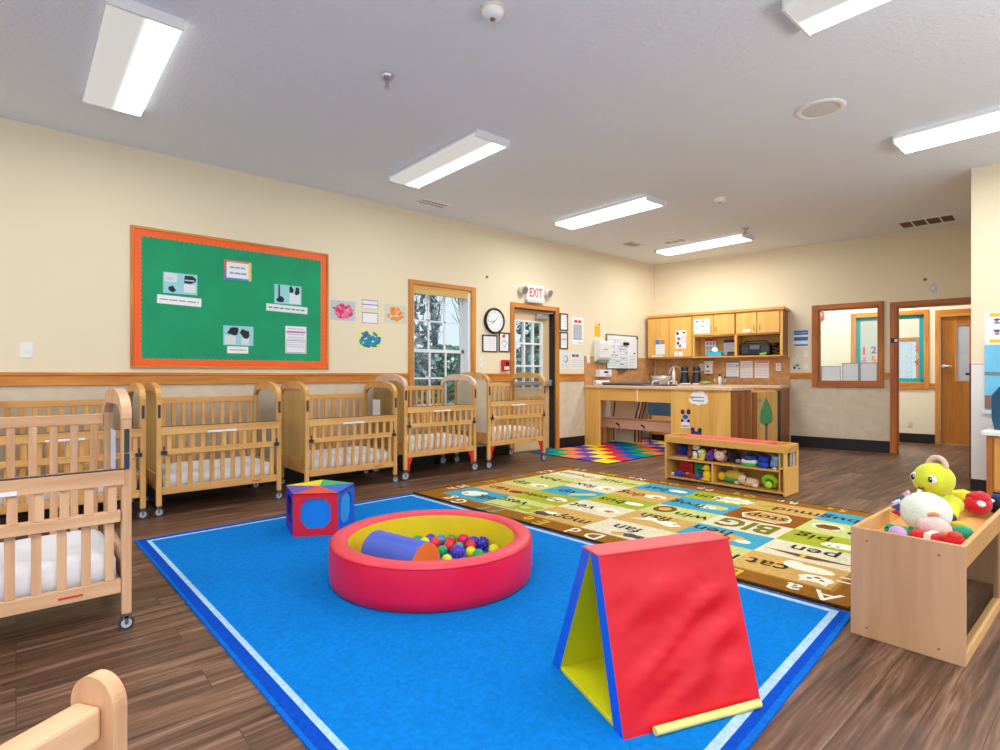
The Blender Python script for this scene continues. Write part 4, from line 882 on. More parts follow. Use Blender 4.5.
# ------------------------------------------------------------------ cribs
def crib(cx, cy, label, mx=M_MAPLE_X, mz=M_MAPLE_Z, pane=M_PANEL, mtop=None, brackets=False, wheel=.034, card=None, board=None, lift=0.0):
    t = thing('crib', label, 'crib', (cx, cy, 0), PI / 2, 'wooden cribs along the left wall')
    Lx, Wy = .95, .66; hx, hy = Lx / 2, Wy / 2; leg0 = wheel * 2 + .012 - lift

    mtop = mtop or mx; made = []
    for s in (-1, 1):
        b = MB(); x = s * (hx - .02)
        for y in (-1, 1): b.box(x - .018, x + .018, y * hy - (.034 if y > 0 else 0), y * hy + (0 if y > 0 else .034), leg0, .90, mz)
        arc = []
        for k in range(21):
            a = PI * k / 20; cc = math.cos(a)
            arc.append((hy * math.copysign(abs(cc) ** .92, cc), .90 + .13 * math.sin(a) ** .78))
        inner = [(-hy + .034, .90), (-hy + .07, .935), (-hy + .15, .958), (hy - .15, .958), (hy - .07, .935), (hy - .034, .90)]
        b.prism(arc + inner, 'x', x - .0185, x + .0185, mtop, True)
        b.box(x - .012, x + .012, -hy + .036, hy - .036, .19, .32, board or mx)
        e = b.build('end_frame', t, bevel=.004)
        b = MB(); solid = s < 0
        b.box(x - .004, x + .004, -hy + .032, hy - .032, .318, .96, pane if solid else M_ACRYL)
        b.build('end_panel', e, label='solid end panel' if solid else 'clear acrylic end panel')
        if card and s > 0:
            b = MB(); b.box(x - .007, x - .005, -.02, .14, .64, .83, mat(card, .6)); b.build('name_card', e, label='pale card taped to the clear end')
        b = MB(); b.box(x - .009, x + .009, -hy - .006, -hy, .76, .86, M_DARKRUB); b.build('lock_plate', e)
    n = 11; x0, x1 = -hx + .04, hx - .04
    def slats(b, y, z0, z1, th=.016, w=.032, off=0.0, nn=n):
        for k in range(nn):
            x = x0 + (x1 - x0) * (k + .5 + off) / nn; b.box(x - w / 2, x + w / 2, y - th / 2, y + th / 2, z0, z1, mz)
    b = MB(); y = -hy + .018
    b.box(x0, x1, y - .014, y + .014, .165, .222, mx); slats(b, y, .222, .475); b.box(x0, x1, y - .014, y + .014, .475, .515, mx); b.build('front_rail', t, bevel=.003)
    b = MB(); y = -hy - .002
    b.box(x0 + .004, x1 - .004, y - .012, y + .012, .47, .512, mx); slats(b, y + .004, .512, .628, .012, .032, .1); b.box(x0 - .01, x1 + .01, y - .014, y + .014, .626, .688, mx)
    gt = b.build('drop_gate', t, bevel=.003)
    b = MB(); b.box(x0 - .01, x1 + .01, y - .01, y + .012, .688, .693, M_DARKRUB); b.build('teething_strip', gt)
    b = MB(); b.box(-.12, .1, y - .0155, y - .0142, .628, .645, M_PAPER); b.box(-.12, .02, y - .0155, y - .0142, .645, .651, mat((216, 96, 70), .6)); b.build('warning_label', gt)
    for s in (-1, 1):
        b = MB(); xx = s * (hx - .05); b.box(xx - .022, xx + .022, y - .02, y - .0122, .476, .505, mat((96, 94, 86), .4) if mx is M_ASH_X else M_DARKRUB); b.cyl((xx - .008, y - .02, .49), (xx - .008, y - .022, .49), .006, M_BLACK, 8); b.cyl((xx + .01, y - .02, .49), (xx + .01, y - .022, .49), .006, M_BLACK, 8)
        if mx is not M_ASH_X: b.box(xx - .005, xx + .005, y - .024, y - .012, .5, .54, M_DARKRUB); b.build('latch', gt)
    b = MB(); y = hy - .018
    b.box(x0, x1, y - .014, y + .014, .165, .222, mx); slats(b, y, .222, .845, .016, .032); b.box(x0, x1, y - .014, y + .014, .842, .892, mx); b.build('back_rail', t, bevel=.003)
    b = MB(); b.box(x0 + .005, x1 - .005, -hy + .04, hy - .04, .175, .19, M_DARKRUB); b.build('mattress_support', t)
    b = MB(); nx, ny = 26, 16; X0, X1, Y0, Y1 = x0 + .014, x1 - .014, -hy + .046, hy - .046
    vs = []; fs = []
    for zt in (0, 1):
        for i in range(nx + 1):
            for j in range(ny + 1):
                x = X0 + (X1 - X0) * i / nx; yy = Y0 + (Y1 - Y0) * j / ny
                ed = min(i, nx - i, (j), (ny - j)); dz = {0: -.03, 1: -.01, 2: -.003}.get(ed, 0)
                z = (.335 + dz + .008 * mnoise.noise(Vector((x * 9 + cx * 5, yy * 9, cy * 3)))) if zt else (.1905 + (.02 if ed == 0 else 0))
                vs.append((x, yy, z))
    S = (nx + 1) * (ny + 1)
    for i in range(nx):
        for j in range(ny):
            a = i * (ny + 1) + j; c = a + ny + 1
            fs.append((S + a, S + c, S + c + 1, S + a + 1)); fs.append((a, a + 1, c + 1, c))
    rim = [i * (ny + 1) for i in range(nx + 1)] + [nx * (ny + 1) + j for j in range(1, ny + 1)] + [i * (ny + 1) + ny for i in range(nx - 1, -1, -1)] + [j for j in range(ny - 1, 0, -1)]
    for k in range(len(rim)): a, c = rim[k], rim[(k + 1) % len(rim)]; fs.append((a, c, S + c, S + a))
    b.add(vs, fs, M_SHEET, True); b.build('mattress', t, label='white sheeted mattress')
    b = MB(); b.box(hx - .25, hx - .17, -hy + .0015, -hy + .0038, .186, .194, mat((200, 60, 40), .5)); b.build('maker_mark', t)
    for sx in (-1, 1):
        for sy in (-1, 1):
            x, y = sx * (hx - .02), sy * (hy - .018); r = wheel
            b = MB(); b.cyl((x, y, leg0 - .012), (x, y, leg0 + .02), .01, M_GREYMETAL, 12); b.box(x - .014, x + .014, y - .016, y + .016, leg0 - .02, leg0 - .008, M_GREYMETAL); b.box(x - .007, x + .007, y - .016, y - .0135, r - lift, leg0 - .01, M_GREYMETAL); b.box(x - .007, x + .007, y + .0135, y + .016, r - lift, leg0 - .01, M_GREYMETAL)
            ca = b.build('caster', t)
            b = MB(); b.cyl((x, y - .011, r - lift), (x, y + .011, r - lift), r, mat((58, 62, 68), .4), 24); b.cyl((x, y - .0125, r - lift), (x, y + .0125, r - lift), r * .68, mat((176, 182, 190), .35), 20); b.cyl((x, y - .0135, r - lift), (x, y + .0135, r - lift), r * .22, mat((90, 94, 100), .35), 12); b.build('wheel', ca)
    if brackets:
        for sx in (-1, 1):
            b = MB(); xx = sx * (hx - .045); mr = mat((206, 40, 32), .45)
            b.prism([(xx + sx * .005, .165), (xx - sx * .065, .165), (xx - sx * .06, .15), (xx - sx * .03, .09), (xx - sx * .022, .02), (xx + sx * .005, .03)], 'y', -hy + .01, -hy + .026, mr); b.build('bracket', t, label='red steel leg bracket')
    t.location.z = lift
    return t
CW, CB = (238, 226, 200), None
crib(-5.275, .27, 'golden maple crib by the left wall, partly behind the nearest crib')
crib(-5.275, 1.285, 'golden maple crib below the green bulletin board, behind the play cube')
crib(-5.275, 2.445, 'golden maple crib with a white card on its clear end, left of the sash window', card=(226, 228, 232))
crib(-5.285, 3.48, 'crib with a pinkish arched end and red brackets in front of the sash window', mtop=M_PINK_X, brackets=True, wheel=.05, lift=.07)
crib(-5.285, 4.60, 'last crib of the row with a cream left panel, in front of the exit door', pane=mat((236, 224, 196), .5), brackets=True, wheel=.045, lift=.095)
near = crib(-3.17, -.098, 'pale ash crib closest to the camera, standing away from the wall at left', M_ASH_X, M_ASH_Z, card=(206, 210, 236), wheel=.029)
for e in near.children:
    if e.name.startswith('end_frame') and any(c.name.startswith('name_card') for c in e.children):
        b = MB(); b.box(.446, .464, -.338, -.3305, .69, .755, mat((24, 50, 80), .5)); b.build('latch_label', e, label='dark blue latch label')

# foreground post and rail (end of a toddler chair)
ang = R(32)
dx, dy = -math.sin(ang), math.cos(ang)
t = thing('toddler_chair', 'pale wood toddler chair corner with a rounded post at the lower left edge', 'chair', (-1.118, .112, 0), math.atan2(dy, dx))
def slab(b, x, z0=.0, z1=.605, w=.046):
    p = [(-w, z0), (w, z0)] + [(w * math.cos(PI * k / 14), z1 - w + w * math.sin(PI * k / 14)) for k in range(15)] + [(-w, z0 + .01)]
    b.prism(p, 'x', x - .024, x, M_ASH_Z, False)
for x in (0, -.82):
    b = MB(); slab(b, x); b.build('back_post', t, bevel=.006)
b = MB(); b.box(-.79, -.024, -.022, .03, .508, .562, M_ASH_X); b.build('back_rail', t, bevel=.006)
b = MB(); b.box(-.79, -.024, -.02, .3, .25, .275, M_ASH_X); b.build('seat', t, bevel=.006)
for x in (-.76, -.06): b = MB(); b.box(x - .02, x + .02, .25, .29, 0, .25, M_ASH_Z); b.build('leg', t)

# ------------------------------------------------------------------ rugs
def rug_mat(c, sc=220, var=.14, bump=.5):
    return mat(c, .95, bump=bump, bscale=sc, var=var, vscale=55, spec=.06)
M_RB = rug_mat((6, 118, 208)); M_RD = rug_mat((8, 70, 186)); M_RW = rug_mat((166, 204, 228)); M_RE = rug_mat((10, 100, 200))
b = MB()
O = Vector((-4.318, .585, 0)); C1 = Vector((-.67, .66, 0)); C2 = Vector((-.855, 2.868, 0)); C3 = Vector((-4.375, 2.725, 0))
def lerp2(u, v): return (O * (1 - u) + C1 * u) * (1 - v) + (C3 * (1 - u) + C2 * u) * v
def quad(b, u0, v0, u1, v1, z, m):
    p = [lerp2(u0, v0), lerp2(u1, v0), lerp2(u1, v1), lerp2(u0, v1)]
    b.add([(q.x, q.y, z) for q in p], [(0, 1, 2, 3)], m)
def qbox(b, u0, v0, u1, v1, z, m):
    p = [lerp2(u0, v0), lerp2(u1, v0), lerp2(u1, v1), lerp2(u0, v1)]
    b.prism([(q.x, q.y) for q in p], 'z', 0, z, m)
qbox(b, 0, 0, 1, 1, .008, M_RE)
quad(b, .004, .007, .994, .996, .0084, M_RD)
quad(b, .0165, .027, .985, .99, .0088, M_RW)
quad(b, .0245, .0375, .976, .974, .0092, M_RB)
b.build('play_rug', label='large bright blue rug with a white inner line', category='rug')
# alphabet rug
BR = rug_mat((146, 94, 30)); EDG = rug_mat((52, 44, 26))
T = {'tan': (206, 164, 90), 'cream': (222, 214, 182), 'lime': (198, 202, 122), 'green': (164, 172, 44), 'blue': (66, 158, 188), 'brown': (146, 84, 24)}
TM = {k: rug_mat(v) for k, v in T.items()}
INKM = rug_mat((58, 50, 28)); CRM = rug_mat((246, 240, 216)); YEL = rug_mat((220, 186, 60)); OLV = rug_mat((118, 116, 34)); DBR = rug_mat((120, 74, 30)); GRY = rug_mat((84, 80, 76)); TEALR = rug_mat((90, 170, 160))
b = MB(); Wr, Hr = 3.53, 2.17
b.box(0, Wr, 0, Hr, 0, .01, EDG)
b.add([(.02, .02, .0104), (Wr - .02, .02, .0104), (Wr - .02, Hr - .02, .0104), (.02, Hr - .02, .0104)], [(0, 1, 2, 3)], BR)
fx0, fx1 = .215, 3.385; fy0 = .19
cw = (fx1 - fx0) / 6
b.add([(fx0 - .02, fy0 - .02, .0107), (fx1 + .02, fy0 - .02, .0107), (fx1 + .02, 1.99, .0107), (fx0 - .02, 1.99, .0107)], [(0, 1, 2, 3)], rug_mat((166, 120, 54)))
rowsy = [fy0, .555, .91, 1.25, 1.64, 1.975]
grid = [  # near row first, left to right
    [('blue', 'elk'), ('lime', 'vest'), ('tan', 'mop'), ('cream', 'fan'), ('lime', 'hop'), ('tan', 'cat')],
    [('tan', 'van'), ('green', 'monkey'), ('cream', 'vet'), ('tan', 'fish'), ('blue', 'hen'), ('cream', 'pen')],
    [('lime', 'zip'), ('blue', 'up'), ('green', 'bus'), ('lime', 'win'), ('cream', 'BIG'), ('green', 'pig')],
    [('lime', 'box'), ('cream', 'fox'), ('tan', 'dog'), ('blue', 'frog'), ('brown', 'stop'), ('lime', 'dip')],
    [('cream', 'queen'), ('lime', 'nut'), ('blue', 'bat'), ('green', 'sun'), ('tan', 'mud'), ('blue', 'bug')]]
FZ = [0]
def flat(b, pts, z, m):
    if z > .0114: FZ[0] += 1; z += min(FZ[0], 14) * .00002
    b.add([(x, y, z) for x, y in pts], [tuple(range(len(pts)))], m)
def ell(b, cx, cy, rx, ry, z, m, seg=18, star=0.0):
    flat(b, [(cx + rx * (1 - star * (k % 2)) * math.cos(2 * PI * k / seg), cy + ry * (1 - star * (k % 2)) * math.sin(2 * PI * k / seg)) for k in range(seg)], z, m)
for j, row in enumerate(grid):
    for i, (c, word) in enumerate(row):
        xa, xb, ya, yb = fx0 + cw * i, fx0 + cw * (i + 1), rowsy[j], rowsy[j + 1]
        flat(b, [(xa, ya), (xb, ya), (xb, yb), (xa, yb)], .0110, TM[c])
        FZ[0] = 0; w_, h_ = xb - xa, yb - ya; cy = (ya + yb) / 2; px = xa + w_ * .70; zz = .0115
        def rot(x, y, s):
            return Matrix.Translation((x, y, .0122)) @ Matrix.Rotation(PI, 4, 'Z') @ Matrix.Diagonal((s, 1, 1, 1))
        if word == 'BIG':
            b.text('BIG', .34, OLV, Matrix.Translation(((xa + xb) / 2, cy + .12, .0122)) @ Matrix.Rotation(PI, 4, 'Z') @ Matrix.Diagonal((.8, 1, 1, 1)), bold=.03); continue
        if word == 'stop':
            flat(b, [(xa + w_ * q, ya + h_ * r) for q, r in ((.15, .5), (.25, .2), (.72, .12), (.85, .35), (.82, .6), (.7, .85), (.28, .88))], zz, CRM)
            flat(b, [(xa + w_ * q, ya + h_ * r) for q, r in ((.18, .5), (.27, .24), (.71, .16), (.82, .36), (.79, .6), (.69, .81), (.29, .84))], zz + .0003, TM['tan'])
            b.text('stop', .2, INKM, Matrix.Translation(((xa + xb) / 2, cy + .05, .0126)) @ Matrix.Rotation(PI, 4, 'Z') @ Matrix.Diagonal((.85, 1, 1, 1)), bold=.015); continue
        size = .19 if len(word) < 5 else .135
        tx, ty = xa + w_ * .3, cy + .03
        if word == 'cat':
            ell(b, px - .02, cy + .07, .13, .06, zz, CRM); ell(b, px + .06, cy - .07, .085, .06, zz + .0002, CRM); ell(b, px - .11, cy + .1, .05, .06, zz, CRM)
            flat(b, [(px - .01, cy - .09), (px + .0, cy - .155), (px + .05, cy - .12)], zz, CRM); flat(b, [(px + .13, cy - .09), (px + .13, cy - .155), (px + .08, cy - .12)], zz, CRM)
            for q in (.03, .09): ell(b, px + q, cy - .08, .014, .012, zz + .0005, rug_mat((70, 90, 140)), 10)
            ell(b, px + .06, cy - .05, .02, .012, zz + .0005, DBR, 10); ty = cy + .04
        elif word == 'pen':
            flat(b, [(xa + .02, ya + .12), (xa + w_ * .5, ya + .06), (xb - .04, ya + .10), (xb - .01, ya + .115), (xa + w_ * .5, ya + .13)], zz, DBR); flat(b, [(xa + w_ * .45, ya + .06), (xa + w_ * .5, ya + .06), (xa + w_ * .5, ya + .14), (xa + w_ * .45, ya + .14)], zz + .0003, YEL); tx, ty = xa + w_ * .5, cy + .12
        elif word == 'pig':
            ell(b, px, cy - .05, .13, .07, zz, CRM, 14, .12); ell(b, px - .06, cy - .07, .07, .045, zz + .0002, CRM)
            for q in (-.08, -.03): ell(b, px + q, cy - .08, .012, .012, zz + .0005, INKM, 8)
            ty = cy + .1
        elif word == 'hen':
            ell(b, px - .1, cy - .02, .15, .085, zz, TM['tan']); ell(b, px - .13, cy - .05, .09, .05, zz + .0003, DBR); ell(b, px + .04, cy - .05, .05, .04, zz + .0002, CRM); tx, ty = xa + w_ * .28, cy + .12
        elif word == 'dip':
            ell(b, xa + w_ * .28, cy + .03, .11, .1, zz, CRM, 16, .14); ell(b, xa + w_ * .28, cy + .02, .085, .075, zz + .0003, DBR, 12, .1); tx = xa + w_ * .75; ty = cy
        elif word == 'fish':
            flat(b, [(px - .28, cy - .07), (px - .12, cy - .02), (px + .05, cy - .08), (px + .12, cy - .02), (px + .03, cy + .06), (px - .1, cy + .05), (px - .26, cy + .1), (px - .2, cy + .01)], zz, CRM); ell(b, px + .06, cy, .014, .012, zz + .0004, INKM, 8); tx, ty = xa + w_ * .4, cy + .15
        elif word == 'sun':
            ell(b, px, cy, .2, .13, zz, CRM, 24, .28); ell(b, px, cy, .1, .065, zz + .0003, TM['cream'])
        elif word == 'frog':
            ell(b, px, cy, .13, .09, zz, TM['lime'], 18, .1); ell(b, px - .03, cy - .03, .07, .05, zz + .0003, CRM); ell(b, px - .02, cy - .05, .016, .016, zz + .0005, INKM, 8)
        elif word == 'elk':
            ell(b, xa + w_ * .38, cy, .12, .1, zz, CRM, 18, .08); ell(b, xa + w_ * .3, cy - .04, .03, .02, zz + .0003, TM['tan']); ell(b, xa + w_ * .5, cy + .06, .06, .05, zz, CRM); tx = xa + w_ * .78
        elif word == 'vest':
            flat(b, [(xa + w_ * .5, ya + .06), (xb - .02, ya + .04), (xb - .02, ya + .24), (xa + w_ * .52, ya + .22)], zz, TM['green']); ell(b, xa + w_ * .72, ya + .14, .05, .04, zz + .0003, TM['lime']); flat(b, [(xa + .03, ya + .02), (xa + w_ * .7, ya + .03), (xa + w_ * .7, ya + .045), (xa + .03, ya + .035)], zz, DBR); tx = xa + w_ * .28; ty = cy + .1
        elif word == 'mop':
            ell(b, xa + .08, cy - .08, .1, .06, zz, GRY, 14, .2); ell(b, xa + .14, cy - .02, .1, .04, zz + .0002, CRM, 14, .2); tx = xa + w_ * .62; ty = cy
        elif word == 'fan':
            ell(b, px, cy - .1, .13, .05, zz, GRY, 14, .3); ell(b, px - .1, cy - .12, .05, .04, zz + .0002, TM['tan']); tx, ty = xa + w_ * .45, cy + .09
        elif word == 'hop':
            ell(b, xa + w_ * .25, cy - .02, .09, .1, zz, TM['tan'], 14, .1); tx = xa + w_ * .72
        elif word in ('mud', 'bat', 'bus'):
            ell(b, xa + w_ * (.28 if word == 'mud' else .74), cy, .09, .05, zz, TM['green'] if word == 'mud' else CRM); tx = xa + w_ * (.68 if word == 'mud' else .34)
        elif word == 'win':
            ell(b, xa + w_ * .25, cy + .03, .09, .11, zz, DBR, 16); ell(b, xa + w_ * .25, cy + .03, .05, .06, zz + .0003, TM['tan'], 16); tx = xa + w_ * .72
        elif word == 'up':
            flat(b, [(xb - .2, ya + .02), (xb - .02, ya + .2), (xb - .08, ya + .26), (xb - .24, ya + .1)], zz, TM['lime']); tx = xa + w_ * .38
        elif word in ('van', 'nut', 'queen', 'box'):
            ell(b, xb - .1, cy - .03, .08, .05, zz, DBR if word == 'van' else (TM['green'] if word != 'queen' else TM['tan']), 16); tx = xa + w_ * .36
        else:
            ell(b, px, cy, .11, .08, zz, CRM, 16, .15); ell(b, px + .03, cy - .02, .05, .04, zz + .0003, TM['tan'], 10, .1); ell(b, px + .03, cy - .03, .013, .012, zz + .0006, INKM, 8); tx = xa + w_ * .26
        b.text(word, size, INKM, rot(tx, ty, 1.0), bold=.012)
LET = 'A B C D E F G H I J K L M N O P Q R S T U V W X Y Z'.split()
cl = [CRM, YEL, TEALR, CRM, YEL]
for k in range(7):
    x = Wr - .2 - .47 * k; c = cl[k % 3]
    b.text(LET[k] + ' ' + LET[k].lower(), .19, c, Matrix.Translation((x, .15, .0118)) @ Matrix.Rotation(PI, 4, 'Z'), bold=.008)
for k in range(4):
    b.text(LET[7 + k] + ' ' + LET[7 + k].lower(), .15, cl[k % 3], Matrix.Translation((.06, .45 + .42 * k, .0118)) @ Matrix.Rotation(PI / 2, 4, 'Z') @ Matrix.Rotation(PI, 4, 'Z'), bold=.008)
for k in range(9):
    b.text(LET[11 + k] + ' ' + LET[11 + k].lower(), .13, cl[k % 2], Matrix.Translation((.3 + .37 * k, 2.13, .0118)) @ Matrix.Rotation(PI, 4, 'Z'), bold=.008)
for k in range(4):
    b.text(LET[20 + k] + ' ' + LET[20 + k].lower(), .15, cl[k % 3], Matrix.Translation((Wr - .06, .45 + .42 * k, .0118)) @ Matrix.Rotation(PI / 2, 4, 'Z'), bold=.008)
b.build('alphabet_rug', None, (-4.398, 2.755, 0), math.atan(.0415), label='brown-bordered alphabet rug with word and picture squares', category='rug')
# colour block rug by the kitchenette
cols = [(20, 90, 190), (20, 160, 110), (244, 130, 60), (92, 70, 180), (246, 222, 30), (224, 40, 50)]
cm = [rug_mat(c, var=.05) for c in cols]
b = MB(); x0, x1, y0, y1 = -5.64, -4.27, 5.46, 7.96; cs = .27
b.box(x0, x1, y0, y1, 0, .008, rug_mat((40, 36, 60)))
i = 0; x = x1 - .012
while x > x0 + .02:
    xn = max(x - cs, x0 + .012); j = 0; y = y0 + .012
    while y < y1 - .02:
        yn = min(y + cs, y1 - .012)
        flat(b, [(xn, y), (x, y), (x, yn), (xn, yn)], .0085, cm[(4 - i + j) % 6]); y = yn; j += 1
    x = xn; i += 1
b.build('color_block_rug', label='multicoloured checkered rug running under the peninsula counter', category='rug')

# ------------------------------------------------------------------ ball pit
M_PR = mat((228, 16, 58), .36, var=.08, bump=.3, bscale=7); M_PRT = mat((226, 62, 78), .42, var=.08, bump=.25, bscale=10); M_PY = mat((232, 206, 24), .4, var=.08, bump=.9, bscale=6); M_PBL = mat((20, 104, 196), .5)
t = thing('ball_pit', 'round red vinyl ball pit with a yellow lining', 'ball pit', (-2.543, 1.721, .0092))
t.scale = (.986, .986, 1)
b = MB(); b.lathe([(.53, 0), (.546, .012), (.552, .06), (.552, .17), (.547, .2)], M_PR, seg=72); b.build('outer_wall', t)
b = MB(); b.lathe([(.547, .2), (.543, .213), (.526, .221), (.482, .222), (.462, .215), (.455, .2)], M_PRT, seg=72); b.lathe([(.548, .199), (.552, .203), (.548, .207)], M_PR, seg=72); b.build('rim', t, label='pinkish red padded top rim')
b = MB(); b.lathe([(.455, .2), (.45, .12), (.448, .03)], M_PY, seg=72); b.build('inner_wall', t, label='yellow inner wall')
b = MB(); b.lathe([(.448, .03), (.001, .03)], M_PBL, seg=72); b.lathe([(.001, .0), (.53, .0)], M_PR, seg=72); b.build('pit_floor', t, label='blue pit floor')
t = thing('bolster', 'blue half-round bolster with orange ends lying in the ball pit', 'bolster', (-2.592, 1.545, .0395), math.atan2(.09, .40))
prof = [(-.1, 0), (.1, 0), (.105, .08)] + [(.105 * math.cos(PI * k / 16), .08 + .11 * math.sin(PI * k / 16)) for k in range(1, 16)] + [(-.105, .08)]
b = MB(); b.prism(prof, 'x', -.19, .19, mat((66, 92, 204), .42, var=.06), True); b.build('body', t)
for s in (-1, 1):
    b = MB(); b.prism([(p[0] * .985, p[1] * .985 + .001) for p in prof], 'x', s * .1903, s * .195, mat((240, 112, 34), .45)); b.build('end_cap', t, label='orange end cap')
BALLC = dict(green=(20, 160, 90), yellow=(232, 220, 30), cyan=(20, 150, 190), red=(226, 34, 52), purple=(74, 48, 190), teal=(20, 160, 130), crimson=(214, 30, 90), navy=(44, 30, 170))
balls = [('green', -3.008, 1.93, .031, 'green ball, leftmost against the far yellow wall of the pit'), ('yellow', -2.993, 1.996, .031, 'yellow ball against the far wall, between a green and a blue ball'),
 ('cyan', -2.949, 2.046, .033, 'sky blue ball against the far wall of the pit'), ('red', -2.869, 2.09, .033, 'red ball right of the sky blue ball at the far wall'),
 ('purple', -2.887, 1.951, .033, 'purple ball touching the bolster, below the sky blue ball'), ('green', -2.82, 2.017, .031, 'green ball in the middle, below the far red ball'),
 ('red', -2.813, 1.935, .033, 'red ball nearest the top of the blue bolster'), ('red', -2.696, 1.941, .032, 'red ball in the centre of the heap'), ('green', -2.652, 1.863, .031, 'green ball beside the orange bolster end'),
 ('yellow', -2.50, 1.785, .031, 'yellow ball half hidden at the foot of the orange bolster end'), ('teal', -2.643, 1.975, .03, 'teal ball behind the dotted purple ball'), ('purple', -2.555, 1.9, .04, 'large dotted purple ball at the front of the heap'),
 ('red', -2.610, 2.05, .033, 'red ball behind the front yellow ball'), ('yellow', -2.525, 1.972, .031, 'yellow ball between the dotted purple and the front green ball'), ('green', -2.452, 1.97, .033, 'green ball nearest the front rim of the pit'),
 ('crimson', -2.77, 2.18, .036, 'crimson ball at the far right of the heap'), ('purple', -2.685, 2.15, .034, 'purple ball squeezed between the crimson and navy balls'), ('navy', -2.60, 2.14, .04, 'large navy blue ball at right of the heap'), ('yellow', -2.47, 2.10, .032, 'yellow ball lying against the right wall of the pit')]
pos = [[x, y, r] for _, x, y, r, _ in balls]
cxp, cyp = -2.543, 1.721
for it in range(60):
    for i in range(len(pos)):
        for j in range(i):
            dx_, dy_ = pos[i][0] - pos[j][0], pos[i][1] - pos[j][1]; dd = math.hypot(dx_, dy_) or 1e-4; need = 2 * math.sqrt(pos[i][2] * pos[j][2]) + .001
            if dd < need:
                q = (need - dd) / 2 / dd; pos[i][0] += dx_ * q; pos[i][1] += dy_ * q; pos[j][0] -= dx_ * q; pos[j][1] -= dy_ * q
        dd = math.hypot(pos[i][0] - cxp, pos[i][1] - cyp); lim = .43 - pos[i][2]
        if dd > lim: pos[i][0] = cxp + (pos[i][0] - cxp) * lim / dd; pos[i][1] = cyp + (pos[i][1] - cyp) * lim / dd
        ca, sa = math.cos(-math.atan2(.09, .40)), math.sin(-math.atan2(.09, .40)); rx, ry = pos[i][0] + 2.592, pos[i][1] - 1.545
        lx, ly = rx * ca - ry * sa, rx * sa + ry * ca
        if abs(lx) < .206 and abs(ly) < .1 + pos[i][2]:
            k = .1 + pos[i][2] + .001 - ly; pos[i][0] += -sa * -1 * 0 + math.sin(-math.atan2(.09, .40)) * k; pos[i][1] += ca * k
for (c, _, _, r, lab), p in zip(balls, pos):
    b = MB(); b.sph((0, 0, 0), r, mat(BALLC[c], .25, var=.04), 24, 14)
    if r > .035 and c != 'crimson':
        for k in range(26):
            ph = math.acos(1 - 2 * (k + .5) / 26); th_ = 2.4 * k; d_ = Vector((math.sin(ph) * math.cos(th_), math.sin(ph) * math.sin(th_), math.cos(ph)))
            b.sph(tuple(d_ * r * .99), r * .08, mat((150, 140, 230), .4), 6, 4)
    b.build('pit_ball', None, (p[0], p[1], .0392 + r * 1.09 + .0005), label=lab, category='ball', group='plastic balls in the ball pit')

# ------------------------------------------------------------------ play cube (five-sided)
V = [(-3.71, 1.394), (-3.555, 1.64), (-3.79, 1.875), (-4.08, 1.76), (-4.03, 1.465)]
cx, cy = sum(v[0] for v in V) / 5, sum(v[1] for v in V) / 5
t = thing('play_pentagon', 'five-sided soft play block with cut-out windows and a coloured top', 'play block', (cx, cy, .0092))
P5 = [(v[0] - cx, v[1] - cy) for v in V]; Hh = .287
fc = [(214, 24, 48), (20, 92, 204), (24, 168, 92), (232, 214, 20), (58, 40, 170)]
tc_ = [(232, 70, 52), (24, 96, 206), (40, 180, 104), (238, 222, 30), (96, 78, 186)]
FILM = [mat((30, 128, 226), .18, var=.06), mat((56, 160, 226), .18, var=.06), M_ACRYL, M_ACRYL, M_ACRYL]
for k in range(5):
    a, c = Vector(P5[k] + (0,)), Vector(P5[(k + 1) % 5] + (0,)); d_ = (c - a); l_ = d_.length; d_.normalize(); nrm = Vector((d_.y, -d_.x, 0))
    X = Matrix(((d_.x, -nrm.x, 0, a.x), (d_.y, -nrm.y, 0, a.y), (0, 0, 1, 0), (0, 0, 0, 1)))
    m_ = mat(fc[k], .5, var=.06)
    ox, oz, rx, rz_ = l_ / 2, .15, l_ * .335, .1
    oct_ = [(ox + rx * q, oz + rz_ * r) for q, r in ((-1, -.5), (-.55, -1), (.55, -1), (1, -.5), (1, .5), (.55, 1), (-.55, 1), (-1, .5))]
    out_ = [(0, 0), (ox * .6, 0), (l_ - ox * .6, 0), (l_, 0), (l_, Hh), (l_ - ox * .6, Hh), (ox * .6, Hh), (0, Hh)]
    out_ = [(0, .1), (.0, 0), (l_, 0), (l_, .1), (l_, .2), (l_, Hh), (0, Hh), (0, .2)]
    b = MB(); th_ = .02
    vs = [(q[0], 0, q[1]) for q in out_] + [(q[0], 0, q[1]) for q in oct_] + [(q[0], th_, q[1]) for q in out_] + [(q[0], th_, q[1]) for q in oct_]
    fs = []
    for i in range(8):
        j = (i + 1) % 8
        fs += [(i, j, 8 + j, 8 + i), (16 + j, 16 + i, 24 + i, 24 + j), (8 + i, 8 + j, 24 + j, 24 + i)]
    b.add(vs, fs, m_, False, X); sd = b.build('side', t, label=['red', 'blue', 'green', 'yellow', 'purple'][k] + ' side with an octagonal window')
    b = MB(); b.prism([(q[0], q[1]) for q in oct_], 'y', .012, .014, FILM[k], X=X); b.build('window_film', sd)
    b = MB(); b.add([tuple(a) [:2] + (Hh,), tuple(c)[:2] + (Hh,), (0, 0, Hh + .006), tuple(a)[:2] + (Hh - .015,), tuple(c)[:2] + (Hh - .015,), (0, 0, Hh - .015)], [(0, 1, 2), (3, 5, 4), (0, 3, 4, 1), (1, 4, 5, 2), (2, 5, 3, 0)], mat(tc_[k], .5, var=.04)); b.build('top_wedge', t)

